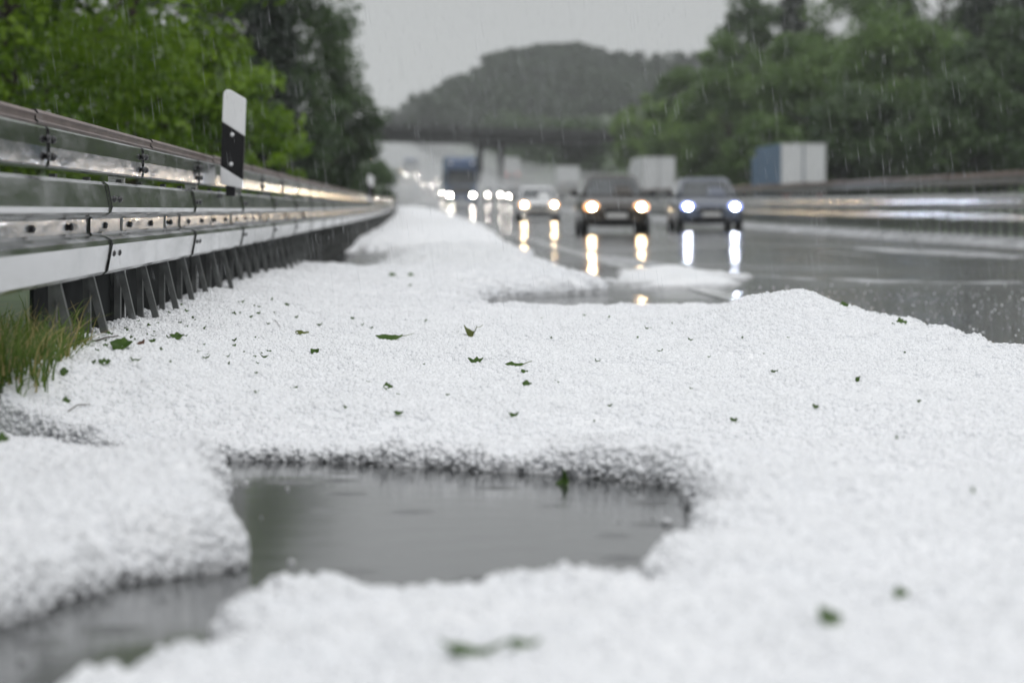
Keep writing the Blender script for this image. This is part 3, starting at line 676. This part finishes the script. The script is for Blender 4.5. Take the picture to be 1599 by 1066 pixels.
# roadside wood masses that read as one: far verge beyond the bridge, right bank floor
sp4 = []
for i in range(150):
    Y = random.uniform(500, 960); x = float(rail_x(Y)) + random.choice([1, 1, 1]) * random.uniform(27, 80); sp4.append((x, Y, float(road_z(Y)) - 1, random.uniform(.6, 1.0), random.randrange(4)))
for i in range(40):
    Y = random.uniform(190, 500); x = float(rail_x(Y)) - random.uniform(6, 40); sp4.append((x, Y, float(road_z(Y)) - 1, random.uniform(.4, .7), random.randrange(4)))
for i in range(80):
    Y = random.uniform(260, 420); off = random.uniform(34, 90); sp4.append((float(rail_x(Y)) + off, Y, gz(Y, off) - 1, random.uniform(.7, 1.1), random.randrange(4)))
forest('roadside_wood', sp4, L_['dark'], vr)

# ------------------------------------------------------------------ bridge
A = P(560, 218, 470); B = P(1010, 233, 520); ax = (B - A).normalized(); zb = (A.z + B.z) / 2
ang = math.atan2(ax.y, ax.x); mid = (A + B) / 2; BL = 150
br = thing('road_bridge', 'grey concrete overpass crossing the motorway in the rain', 'bridge', (mid.x, mid.y, 0), ang)
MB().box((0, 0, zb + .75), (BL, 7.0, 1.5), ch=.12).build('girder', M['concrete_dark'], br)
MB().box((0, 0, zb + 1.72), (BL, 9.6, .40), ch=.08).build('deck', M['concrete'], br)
for s in (-1, 1):
    rb = MB(); rb.tube([(-BL / 2, s * 4.5, zb + 2.95), (BL / 2, s * 4.5, zb + 2.95)], .05, 6)
    for zz in (2.25, 2.6): rb.tube([(-BL / 2, s * 4.5, zb + zz), (BL / 2, s * 4.5, zb + zz)], .03, 6)
    for k in range(76): rb.box((-BL / 2 + 2 * k, s * 4.5, zb + 2.4), (.08, .06, 1.08))
    rb.box((0, s * 4.62, zb + 2.15), (BL, .12, .5))
    rb.build('railing', M['concrete_dark'], br)
pc = P(761, 231, 492); loc = Matrix.Rotation(-ang, 3, 'Z') @ (Vector((pc.x, pc.y, 0)) - Vector((mid.x, mid.y, 0)))
for dy in (-2.2, 2.2):
    MB().tube([(loc.x, dy, float(road_z(492)) - 1), (loc.x, dy, zb + .02)], .5, 14).build('pier', M['concrete'], br)
MB().box((loc.x, 0, zb - .35), (1.1, 6.4, .7), ch=.1).build('pier_cap', M['concrete'], br)
for sx in (-52, 50):
    MB().box((sx, 0, zb / 2), (3.0, 9.0, zb + .5), ch=.1).build('abutment', M['concrete'], br)

# ------------------------------------------------------------------ vehicles
def ring(y, w, zb_, zt, r=.16, zm=None):
    zm = zm or (zb_ + zt) * .5
    return [(-w * .82, y, zb_), (w * .82, y, zb_), (w * .96, y, zb_ + .08), (w, y, zm - .05), (w * .985, y, zm + .12), (w * .95, y, zt - .06), (w * .84, y, zt), (w * .4, y, zt + .02),
            (-w * .4, y, zt + .02), (-w * .84, y, zt), (-w * .95, y, zt - .06), (-w * .985, y, zm + .12), (-w, y, zm - .05), (-w * .96, y, zb_ + .08)]
def car(name, label, loc, rz, paint, hl, W=1.74, H=1.45, L=4.2, group='cars coming towards the camera', beam=1.0, hz=.66, estate=False, shape='hatch', cat='car', lens=None):
    t = thing(name, label, cat, loc, rz, group); w = W / 2
    belt = H * .64; hood = H * .60
    rs = [ring(0, w * .74, .22, .60), ring(.05, w * .88, .17, .68), ring(.22, w * .94, .2, hood - .10), ring(.6, w * .99, .18, hood - .02), ring(1.15, w, .18, hood + .04),
          ring(1.4, w, .18, belt), ring(2.4, w, .18, belt + .02), ring(L - .6, w, .2, belt + .03), ring(L - .15, w * .96, .26, belt), ring(L, w * .86, .36, belt - .12)]
    MB().loft(rs).build('body', paint, t, subsurf=1)
    y0, y1, y2, y3 = 1.25, 2.05, L - (.9 if not estate else .5), L - .12
    wb, wr = w * .93, w * .72; zt = H
    def rg(z, ya, yb, ww, c=.10):
        return [(-ww * .6, ya - .03, z), (ww * .6, ya - .03, z), (ww - c, ya + .03, z), (ww, ya + .16, z), (ww, (ya + yb) / 2, z), (ww, yb - .12, z), (ww - c, yb, z), (-ww + c, yb, z), (-ww, yb - .12, z), (-ww, (ya + yb) / 2, z), (-ww, ya + .16, z), (-ww + c, ya + .03, z)]
    gl = lambda u, a, b: a + (b - a) * u
    rr = [rg(gl(u, belt - .04, zt - .06), gl(u, y0, y1), gl(u, y3, y2), gl(u, wb, wr)) for u in (0, .5, 1)] + [rg(zt - .015, y1 + .07, y2 - .1, wr - .05), rg(zt, y1 + .25, y2 - .3, wr - .2)]
    MB().loft(rr).build('roof', paint, t)
    # glazing, 4 mm proud of the pillars
    def panel(nm, qs, n):
        o = MB(); nv = Vector(n).normalized() * .006; pts_ = [Vector(q) + nv for q in qs]; k = len(pts_)
        o.add(pts_ + [p - nv * 2 for p in pts_], [list(range(k)), [2 * k - 1 - i for i in range(k)]] + [[i, k + i, k + (i + 1) % k, (i + 1) % k] for i in range(k)])
        return o.build(nm, M['glass'], t)
    sl = Vector((0, -(zt - belt), (y1 - y0)))
    f = lambda u, xx, d=-.03: (xx, gl(u, y0, y1) + d, gl(u, belt - .04, zt - .06))
    wA, wB = gl(.12, wb, wr) - .09, gl(.90, wb, wr) - .09
    panel('windscreen', [f(.12, -wA, .0), f(.12, -wA * .6), f(.12, wA * .6), f(.12, wA, .0), f(.90, wB, .0), f(.90, wB * .6), f(.90, -wB * .6), f(.90, -wB, .0)], sl)
    for s in (-1, 1):
        g = lambda u, yy: (s * (gl(u, wb, wr)), yy, gl(u, belt - .04, zt - .06))
        panel('side_window', [g(.18, y0 + .45), g(.18, y3 - .35), g(.88, y2 - .25), g(.88, y1 + .2)], (s, 0, .4))
        MB().box((s * (w + .10), 1.42, belt + .06), (.20, .10, .14), ch=.03).build('mirror', M['trim'], t)
        hb = MB(); hb.ell((s * w * .70, .10, hz), (.19, .11, .125), 14, 8); hb.build('headlight', lens or M['rim'], t)
        hh = t.children[-1]
        lb = MB(); lb.ell((s * w * .70, .012, hz), (.078, .035, .066), 14, 8); lo = lb.build('lamp', hl, t); lo.parent = hh
        for yy in (.80, L - .75):
            wh = MB(); wh.tube([(s * (w - .20), yy, .31), (s * (w - .015), yy, .31)], .315, 20); wo = wh.build('wheel', M['tyre'], t)
            rm_ = MB(); rm_.tube([(s * (w - .03), yy, .31), (s * (w - .008), yy, .31)], .20, 16); rm_.build('rim', M['rim'], wo)
    MB().box((0, .02, .58), (w * .86, .10, .13), ch=.03).build('grille', M['grille'], t)
    MB().box((0, .04, .31), (w * 1.25, .14, .14), ch=.03).build('air_intake', M['grille'], t)
    MB().box((0, -.045, .455), (.50, .02, .11)).build('number_plate', M['plate'], t)
    return t
M['paint_glow_brown'] = mat('car_paint_dark_glow_tint', (.022, .017, .012), .3, .3, coat=.35)  # dark body; brown tint paints in the golden glow of its own headlights
M['paint_white'] = mat('car_paint_white', (.66, .67, .68), .3, coat=.5)
M['paint_grey'] = mat('car_paint_blue_grey', (.085, .10, .135), .3, .4, coat=.4)
M['paint_silver'] = mat('car_paint_silver', (.42, .43, .44), .3, .5, coat=.5)
M['paint_dark'] = mat('car_paint_dark', (.03, .032, .036), .3, .3, coat=.5)
H_W = emit('headlamp_warm', (1, .74, .42), 170); H_X = emit('headlamp_xenon', (.76, .85, 1), 200); H_N = emit('headlamp_white', (1, .95, .82), 170); H_O = emit('headlamp_far_warm', (1, .74, .45), 60)
LENS_W = emit('headlight_lens_warm', (1, .42, .12), 2.6); LENS_X = emit('headlight_lens_xenon', (.25, .36, 1), 2.6)
TAIL_OFF = mat('tail_lamp_unlit', (.35, .02, .015), .3)
TAIL = emit('tail_lamp_red', (1, .05, .03), 2.5)
def road_pos(x, Y): return ((x - CX) / F * Y, Y, float(road_z(Y)) + .006)
def hd(Y): return math.atan(-rail_a(Y))
car('car', 'dark hatchback with warm yellow headlights in the near lane', road_pos(963, 77), hd(77), M['paint_glow_brown'], H_W, 1.70, 1.46, 4.0, lens=LENS_W)
car('car', 'blue grey saloon with bluish white headlights in the passing lane', road_pos(1111, 86), hd(86), M['paint_grey'], H_X, 1.80, 1.46, 4.5, lens=LENS_X)
car('car', 'white car with warm headlights left of the dark hatchback', road_pos(842, 128), hd(128), M['paint_white'], H_W, 1.72, 1.40, 4.4, lens=LENS_W)
car('car', 'distant car in spray right beside the blue truck with glaring white headlights', road_pos(771.5, 294), hd(294), M['paint_silver'], H_N)
car('car', 'car half hidden behind the white car with the most glaring headlights', road_pos(806, 272), hd(272), M['paint_dark'], H_N)
car('car', 'car tucked in behind the blue truck showing one white headlight on its left', road_pos(700, 325), hd(325), M['paint_dark'], H_N)
car('car', 'far car left of the blue truck in the grey spray', road_pos(669.5, 440), hd(440), M['paint_silver'], H_N)
car('car', 'far car just above the blue truck in the spray with one headlight showing', road_pos(691, 510), hd(510), M['paint_silver'], H_N)
car('car', 'far car with a yellowish headlight beside the distant truck', road_pos(631, 640), hd(640), M['paint_dark'], H_O)
car('car', 'farthest car with an orange headlight pair at the edge of the dark trees', road_pos(585, 800), hd(800), M['paint_dark'], H_O)

def truck(label, loc, rz, cabm, boxm, group='trucks coming towards the camera', lamps=True, L=16.0):
    t = thing('truck', label, 'truck', loc, rz, group); w = 1.25
    cab = MB(); cab.loft([[( -w * .97, .0, .45), (w * .97, .0, .45), (w * .97, .02, 1.6), (w * .93, .22, 2.95), (w * .80, .55, 3.65), (-w * .80, .55, 3.65), (-w * .93, .22, 2.95), (-w * .97, .02, 1.6)],
                          [(-w, .35, .45), (w, .35, .45), (w, .35, 1.6), (w, .5, 2.95), (w * .88, .9, 3.78), (-w * .88, .9, 3.78), (-w, .5, 2.95), (-w, .35, 1.6)],
                          [(-w, 2.3, .6), (w, 2.3, .6), (w, 2.3, 1.6), (w, 2.3, 2.95), (w * .92, 2.3, 3.85), (-w * .92, 2.3, 3.85), (-w, 2.3, 2.95), (-w, 2.3, 1.6)]], smooth=False)
    c = cab.build('cab', cabm, t); bv = c.modifiers.new('b', 'BEVEL'); bv.width = .06; bv.segments = 2
    ws = MB(); ws.add([(-w * .90, -.02, 1.72), (w * .90, -.02, 1.72), (w * .86, .16, 2.72), (-w * .86, .16, 2.72), (-w * .90, .05, 1.72), (w * .90, .05, 1.72), (w * .86, .24, 2.72), (-w * .86, .24, 2.72)],
                      [[0, 1, 2, 3], [7, 6, 5, 4], [0, 4, 5, 1], [1, 5, 6, 2], [2, 6, 7, 3], [3, 7, 4, 0]]); ws.build('windscreen', M['glass'], t)
    MB().box((0, .08, 2.84), (2.1, .28, .10), ch=.03).build('sun_visor', M['trim'], t)
    MB().box((0, -.03, 1.22), (1.7, .06, .60), ch=.02).build('grille', M['grille'], t)
    MB().box((0, -.05, .56), (2.48, .26, .42), ch=.06).build('bumper', cabm, t)
    MB().box((0, -.195, .56), (.52, .02, .11)).build('number_plate', M['plate'], t)
    for s in (-1, 1):
        hb = MB(); hb.box((s * .92, -.12, .84), (.40, .14, .22), ch=.04); hb_ = hb.build('headlight', M['rim'], t)
        lm = MB(); lm.ell((s * .90, -.20, .84), (.11, .04, .09), 12, 8); lm.build('lamp', H_N, hb_)
        tl = MB(); tl.ell((s * .88, .34, 3.38), (.15, .10, .13), 12, 8); tl.build('roof_lamp', M['stud'], t)
        MB().box((s * 1.42, .12, 2.25), (.16, .14, .82), ch=.03).build('mirror', M['trim'], t)
        for yy in (1.35, 5.2):
            wh = MB(); wh.tube([(s * .92, yy, .5), (s * 1.24, yy, .5)], .5, 20); wh.build('wheel', M['tyre'], t)
    tb = MB(); tb.box((0, 2.75 + L / 2 - 1.6, 2.55), (2.5, L - 3, 2.75), ch=.04); tb.build('trailer_box', boxm, t)
    ch = MB(); ch.box((0, 2.4 + L / 2 - 1.6, .95), (2.2, L - 2.6, .30)); ch.build('chassis', M['trim'], t)
    return t
truck('blue truck with two roof lamps and white headlights under the overpass', road_pos(720.5, 255), hd(255), M['cab_blue'], M['tarp_blue'])
truck('far dark blue truck fading in the spray left of the near one', road_pos(642.5, 568), hd(568), M['cab_blue'], M['trailer_grey'])

def trailer(label, loc, rz, rearm, sidem, L=13.6, H=4.0, W=2.55, group='trucks driving away on the opposite carriageway', tl=None):
    t = thing('truck', label, 'truck', loc, rz, group); w = W / 2; z0 = 1.15
    bx = MB(); bx.box((0, L / 2 + .06, (z0 + H) / 2), (W - .04, L - .1, H - z0)); bx.build('trailer_box', sidem, t)
    for s in (-1, 1):
        d = MB(); d.box((s * W / 4, .0, (z0 + H) / 2), (W / 2 - .09, .06, H - z0 - .16), ch=.01); d.build('rear_door', rearm, t)
        fr = MB(); fr.box((s * (w - .03), .0, (z0 + H) / 2), (.08, .12, H - z0)); fr.build('corner_post', M['trailer_grey'], t)
        MB().box((s * .95, -.03, .98), (.42, .06, .14), ch=.01).build('tail_lamp', tl or TAIL, t)
        for k, yy in enumerate((2.3, 3.6, 4.9)):
            wh = MB(); wh.tube([(s * .90, yy, .5), (s * 1.25, yy, .5)], .5, 18); wh.build('wheel', M['tyre'], t)
        cwh = MB(); cwh.tube([(s * .90, L + 1.8, .5), (s * 1.25, L + 1.8, .5)], .5, 18); cwh.build('wheel', M['tyre'], t)
    MB().box((0, .01, H - .04), (W, .12, .09)).build('top_frame', M['trailer_grey'], t)
    MB().box((0, .01, z0 + .03), (W, .12, .09)).build('sill', M['trailer_grey'], t)
    MB().box((0, .05, .58), (2.3, .10, .14)).build('underrun_bar', M['trim'], t)
    MB().box((0, L / 2, .98), (1.2, L - .6, .28)).build('chassis', M['trim'], t)
    cb = MB(); cb.box((0, L + 1.6, 2.0), (2.45, 2.2, 2.9), ch=.12); cb.build('cab', sidem, t)
    return t
def opp(x, Y): return ((x - CX) / F * Y, Y, float(road_z(Y)) + .006)
trailer('truck with blue sides and plain white rear doors above the median rail', opp(1254, 184), hd(184), M['trailer_white'], M['tarp_blue'], tl=TAIL_OFF)
trailer('all white box truck between the dark hatchback and the blue grey saloon', opp(1029, 255), hd(255), M['trailer_white'], M['trailer_white'], H=3.9, tl=TAIL_OFF)
trailer('small faint white box truck above the dark hatchback near the overpass pier', opp(890, 425), hd(425), M['trailer_white'], M['trailer_white'], L=8, H=3.3, tl=TAIL_OFF)
trailer('hardly visible grey truck with red tail lamps in the spray by the pier', opp(800, 560), hd(560), M['trailer_grey'], M['trailer_grey'])
trailer('faint pale truck under the overpass with white top showing', opp(846, 640), hd(640), M['trailer_white'], M['trailer_grey'], L=9)

# ------------------------------------------------------------------ leaves, twigs and grass on the hail
def ray_ground(x, y):
    dx = (x - CX) / F; dz = (HZ - y) / F; Ys = np.arange(2.4, 60, .01); zz = CAM_H + dz * Ys; hh = hail_h(dx * Ys, Ys)
    hh = np.maximum(hh, .0 * Ys); i = int(np.argmax(zz <= hh)); return (dx * Ys[i], Ys[i], float(hh[i]))
def leaf_mesh(L, W, curl, lobes, seed):
    r = random.Random(seed); n = 9; vs, fs = [], []
    for i in range(n):
        u = i / (n - 1); hw = W * math.sin(math.pi * min(1, u * .96 + .02)) ** .8 * (1 + (.35 * math.sin(u * lobes * 6.28) + r.uniform(-.2, .2)))
        z = curl * L * (u - .5) ** 2 * 3; tw = r.uniform(-.1, .1) * L
        vs += [((u - .5) * L, -hw, z + tw * .3 + .25 * hw), ((u - .5) * L, 0, z), ((u - .5) * L, hw * r.uniform(.5, 1), z + .4 * hw - tw * .3)]
    for i in range(n - 1):
        a = i * 3; fs += [[a, a + 1, a + 4, a + 3], [a + 1, a + 2, a + 5, a + 4]]
    m = MB(); m.add(vs, fs, 0, True); return m
def leaf(label, x, y, size, lm='fall', yaw=0., pitch=0., curl=.3, lobes=1, stem=True, name='leaf', group='torn leaves lying on the hail', roll=0, lift=.006, asp=.28):
    asp *= 1.15; g = ray_ground(x, y); o = leaf_mesh(size, size * asp, curl, lobes, int(x * 7 + y)).build(name, L_[lm]); sd = o.modifiers.new('t', 'SOLIDIFY'); sd.thickness = .0012
    o.location = (g[0], g[1], g[2] + lift); o.rotation_euler = (roll, pitch, yaw); tag(o, label, 'leaf', group)
    if stem:
        s = MB(); s.tube([(size * .45, 0, curl * size * .6), (size * .7, .004, curl * size * .5 + .006), (size * .92, .0, curl * size * .6 + .014)], [.0016, .0014, .001], 6); s.build('stem', M['stem'], o)
    return o
leaf('long serrated green leaf with a curled pale stem, largest leaf in the middle', 607, 533, .115, yaw=.1, curl=.25, lobes=4, asp=.2, roll=.5)
leaf('smooth oval olive leaf without stem left of the long serrated leaf', 471, 523, .058, 'fall_y', yaw=.2, curl=.1, stem=False, roll=.5)
leaf('curled yellow green leaf right of the long serrated leaf', 736, 526, .056, 'fall_y', yaw=-.1, curl=1.2, stem=True, roll=.6, asp=.35)
leaf('folded dark leaf standing up below the oval olive leaf', 491, 553, .035, yaw=.4, pitch=-.4, curl=.4, stem=False, roll=1.0, asp=.4)
leaf('crumpled dark green leaf below the curled yellow green one', 742, 569, .055, yaw=.1, curl=.5, lobes=2, stem=False, roll=.7)
leaf('narrow green leaf with straight stem right of the crumpled leaf', 803, 573, .065, yaw=.05, curl=.1, asp=.16, roll=.6)
leaf('dark triangular leaf tip just under the narrow stemmed leaf', 818, 584, .03, yaw=.6, curl=.2, stem=False, roll=.8)
leaf('small green leaf alone right of the middle above the puddle', 823, 604, .03, stem=False, roll=.9, asp=.4)
leaf('green leaf with two dark bits left of it above the puddle', 606, 608, .03, stem=False, roll=.9, asp=.4)
leaf('lone green leaf just above the back rim of the puddle', 622, 652, .028, stem=False, roll=.5)
leaf('curved dark leaf above the puddle right of its middle', 800, 654, .032, yaw=.5, stem=False, roll=.6, curl=.6)
leaf('small green leaf on the far hail bank beside its twin', 613, 432, .06, stem=False, roll=1., asp=.45)
leaf('small green leaf on the far hail bank, right one of the two', 642, 431, .05, stem=False, roll=.8, asp=.4)
leaf('large torn green leaf in front of the guard rail struts', 191, 545, .075, yaw=-.3, lobes=4, curl=.3, stem=False, roll=.6, asp=.4)
leaf('light green leaf lying farther from the struts than the torn one', 275, 530, .048, lobes=2, yaw=.2, stem=False, roll=.5, asp=.35)
leaf('small green leaf at the foot of a strut', 171, 525, .022, stem=False, roll=1., asp=.5)
leaf('green leaf at the edge of the grass tuft', 98, 558, .04, lobes=3, stem=False, roll=.7, asp=.45)
leaf('grey green leaf in front of the grass tuft', 163, 571, .038, lobes=3, stem=False, roll=.5, asp=.35)
leaf('small leaf on the white hail below the grass tuft', 100, 585, .026, stem=False, roll=.9, asp=.5)
leaf('lone leaf low on the hail slope above the dark crevice', 103, 631, .024, stem=False, roll=.9, asp=.5)
leaf('reddish brown leaf standing on the hail near the struts', 220, 541, .035, 'fall_b', yaw=.5, pitch=-.7, stem=False, roll=.6, asp=.3)
leaf('pale brown leaf at the foot of the grass tuft', 129, 538, .03, 'fall_b', stem=False, roll=.7, asp=.5)
leaf('green leaf on the nearest left hail block at the picture edge', 4, 691, .03, stem=False, roll=.9, asp=.5)
leaf('upright green leaf standing in the puddle', 884, 772, .055, yaw=.2, pitch=-1.25, stem=False, curl=.4, roll=.2, asp=.45, lift=.025)
leaf('blurred green leaf beside the channel in the left foreground', 290, 968, .06, yaw=.5, stem=False, roll=.6, asp=.22)
leaf('blurred long leaf at the bottom of the picture', 738, 1031, .085, yaw=-.1, stem=False, roll=.4, asp=.13)
leaf('blurred leaf right of the long one at the bottom of the picture', 815, 1019, .05, yaw=.3, stem=False, roll=.5, asp=.17)
leaf('blurred leaf in the right foreground', 1294, 979, .036, yaw=.6, stem=False, roll=.8, asp=.5)
leaf('blurred pale leaf farther up in the right foreground', 1409, 937, .022, yaw=.2, stem=False, roll=.8, asp=.5)
leaf('green leaf on the ridge right of the hail mound', 1319, 480, .045, stem=False, roll=.8, yaw=-.4, asp=.4)
leaf('green leaf where the hail meets the wet road', 1408, 507, .05, stem=False, roll=.8, asp=.4)
SMALL = [(911, 494), (952, 497), (995, 529), (1033, 551), (1076, 533), (1193, 555), (1160, 531), (1230, 530), (932, 567), (1337, 596), (1439, 630), (952, 638), (927, 661), (1412, 553), (1518, 772), (1395, 508),
         (365, 543), (390, 497), (405, 491), (399, 529), (418, 508), (463, 498), (500, 510), (552, 500), (567, 509), (580, 515), (663, 572), (664, 503), (715, 522), (575, 600), (588, 599), (621, 619), (399, 586), (398, 615), (323, 562),
         (215, 505), (233, 512), (247, 508), (262, 530), (290, 528), (310, 552), (206, 531), (212, 534), (152, 552), (143, 570), (240, 520), (196, 515), (425, 470), (450, 478), (640, 447), (720, 440), (845, 500), (860, 530), (1010, 516), (1050, 507), (1108, 560), (1275, 640), (1210, 585), (1400, 690), (1150, 660), (1080, 610), (700, 620), (540, 640), (460, 610), (870, 600)]
rs = random.Random(4); SMALL += [(rs.uniform(150, 430), rs.uniform(470, 575)) for _ in range(46)]; SMALL = [q for q in SMALL if q[0] > 140 and q[1] > 505 - (q[0] - 198) * .35]
SL = 'tiny dark torn leaf scrap lying on the white hail'
protos = {}
for i, (x, y) in enumerate(SMALL):
    g = ray_ground(x, y); k = i % 5
    if k not in protos:
        o = leaf_mesh(.022 + .003 * k, .007 + .001 * (k % 3), .5, 1 + k % 3, 300 + k).build('leaf_scrap', L_['fall']); sd = o.modifiers.new('t', 'SOLIDIFY'); sd.thickness = .0012; protos[k] = o
    else: o = protos[k].copy(); COL.objects.link(o)
    s = random.uniform(.4, 1.0) * (1.25 if g[1] > 13 else 1); o.scale = (s, s, s)
    o.location = (g[0], g[1], g[2] + .005); o.rotation_euler = (random.uniform(.2, 1.1), random.uniform(-.4, .4), random.uniform(0, 6.28)); tag(o, SL, 'leaf scrap', 'tiny leaf scraps on the hail')
def twig(label, p, rad=.0022):
    gs = [ray_ground(*q) for q in p]; m = MB(); m.tube([(g[0], g[1], g[2] + .006 + .006 * (i % 2)) for i, g in enumerate(gs)], [rad * (1 - .5 * i / len(gs)) for i in range(len(gs))], 6)
    tag(m.build('twig', M['twig']), label, 'twig', 'twigs lying on the hail')
twig('dark twig reaching from the grass onto the hail at the left edge', [(2, 597), (14, 584), (26, 573)], .004)
twig('thin bent twig at the foot of the nearest strut', [(145, 537), (165, 533), (185, 527)], .003)
twig('thin straight grass stalk lying left of the oval olive leaf', [(427, 500), (433, 508), (438, 516)], .0015)
twig('faint curved stalk on the hail slope above the crevice', [(105, 647), (120, 640), (140, 638)], .002)

def grass_tuft():
    rng = np.random.default_rng(5); V, Fc = [], []; V2, F2 = [], []
    for i in range(2900):
        Y = rng.uniform(8.7, 9.95); X = float(rail_x(Y)) + rng.uniform(-.55, .0); base = .20 + .03 * rng.normal()
        straw = rng.random() < .14; h = rng.uniform(.08, .23) if not straw else rng.uniform(.14, .30); h *= .75; lean = rng.normal(size=2) * .45 + np.array([.15, 0]); wv = rng.uniform(.002, .0045)
        ns = 5; VV, FF = (V2, F2) if straw else (V, Fc); b = len(VV); a = rng.uniform(0, 3.14); wx, wy = math.cos(a) * wv, math.sin(a) * wv
        for k in range(ns):
            u = k / (ns - 1); bx = X + lean[0] * h * u ** 2; by = Y + lean[1] * h * u ** 2; z = base + h * (u - .35 * u ** 3 * min(1, abs(lean[0]) + abs(lean[1]))); q = 1 - u * .85
            VV.append((bx - wx * q, by - wy * q, z)); VV.append((bx + wx * q, by + wy * q, z))
        for k in range(ns - 1): FF.append((b + 2 * k, b + 2 * k + 1, b + 2 * k + 3, b + 2 * k + 2))
    tag(link_mesh('grass', np_mesh('grass', V, F=None, f=Fc) if False else np_mesh('grass', np.array(V), np.array(Fc)), L_['grass']), kind='stuff')
    tag(link_mesh('dry_grass', np_mesh('dry_grass', np.array(V2), np.array(F2)), L_['straw']), kind='stuff')
grass_tuft()

# ------------------------------------------------------------------ rain and splashes
def rain():
    rng = np.random.default_rng(9); V, Fc = [], []
    k = 30000; Y = 5 + 55 * rng.random(k) ** .75; hw = .16 * Y + 1.0; X = rng.uniform(-1, 1, k) * hw; Z = rng.uniform(.05, 1, k) * (CAM_H + .068 * Y + .6)
    Ln = .02 + .11 * rng.random(k) ** 1.6; d = np.stack([.13 + rng.normal(size=k) * .02, np.zeros(k), -np.ones(k)], -1); d /= np.linalg.norm(d, axis=1, keepdims=True)
    r = rng.uniform(.0002, .00055, k)[:, None]; c = np.stack([X, Y, Z], -1); u = np.array([1., 0, .13]); w = np.array([0, 1., 0])
    rel = X - rail_x(Y); ok = ~((rel < .0) & (rel > -.3) & (Z < 1.0))
    ax_ = [u, w, -u, -w]; top = c; bot = c + d * Ln[:, None]; mid_ = c + d * Ln[:, None] * .7
    v = np.stack([top] + [mid_ + a_ * r for a_ in ax_] + [bot], 1)[ok]; n = len(v); v = v.reshape(-1, 3); b = (np.arange(n) * 6)[:, None]
    f = np.concatenate([b + np.array([0, 1 + i, 1 + (i + 1) % 4]) for i in range(4)] + [b + np.array([5, 1 + (i + 1) % 4, 1 + i]) for i in range(4)], 0)
    m = bpy.data.materials.new('rain_water'); m.use_nodes = True; nt = m.node_tree; pb = nt.nodes['Principled BSDF']; pb.inputs['Base Color'].default_value = (.85, .87, .9, 1); pb.inputs['Roughness'].default_value = .1
    tr = nt.nodes.new('ShaderNodeBsdfTransparent'); mx = nt.nodes.new('ShaderNodeMixShader'); mx.inputs[0].default_value = .36
    nt.links.new(tr.outputs[0], mx.inputs[1]); nt.links.new(pb.outputs[0], mx.inputs[2]); nt.links.new(mx.outputs[0], nt.nodes['Material Output'].inputs[0])
    tag(link_mesh('falling_rain', np_mesh('falling_rain', v, f, True), m), kind='stuff')
rain()
def splashes():
    rng = np.random.default_rng(19); m = MB()
    for i in range(420):
        Y = rng.uniform(13.5, 26); X = rng.uniform(1.6, 4.2)
        if float(hail_h(np.array([X]), np.array([Y]))[0]) > 0: continue
        r = rng.uniform(.003, .0085); m.ell((X, Y, rng.uniform(.005, .06) ** 1.0), (r, r, r * 1.2), 6, 4)
    tag(m.build('splash_droplets', M['stone'], recalc=False), kind='stuff')
splashes()

# ------------------------------------------------------------------ spray over the carriageways and rain haze
def mist(name, o0, o1, Ya, Yb, h0, h1, dens):
    Ys = np.linspace(Ya, Yb, 24); m = MB(); rings = []
    for Y in Ys:
        X = float(rail_x(Y)); z = float(road_z(Y)); h = h0 + (h1 - h0) * (Y - Ya) / (Yb - Ya)
        pts_ = [(o0, .03), (o1, .03)] + [((o0 + o1) / 2 + (o1 - o0) / 2 * math.cos(a), .03 + h * math.sin(a) ** .8) for a in np.linspace(.12, math.pi - .12, 9)]
        rings.append([(X + a, float(Y), z + b) for a, b in pts_])
    m.loft(rings, smooth=True); tag(m.build(name, mist_mat(name, dens)), kind='stuff')
mist('road_spray', .5, 11.6, 130, 950, 1.6, 5.0, .0012)
mist('dense_road_spray', .2, 11.7, 268, 960, 2.6, 7.5, .0085)
mist('opposite_road_spray', 12.5, 25.5, 275, 950, 2.6, 7.0, .0045)
def puff(x, Y, rx, ry, rz, dens):
    m = MB(); p = road_pos(x, Y); m.ell((p[0], Y + ry * .55, p[2] + rz * .9), (rx, ry, rz), 20, 12); tag(m.build('tyre_spray', mist_mat('tyre_spray', dens)), kind='stuff')
puff(963, 79.6, 1.7, 4.0, .7, .005); puff(1111, 88.2, 1.8, 4.0, .7, .014); puff(842, 130, 1.9, 4.6, .75, .04)
hb = MB(); hb.box((0, 1225, 68), (3000, 2750, 150)); hz_ = hb.build('haze', mist_mat('haze', .00023)); tag(hz_, kind='stuff')
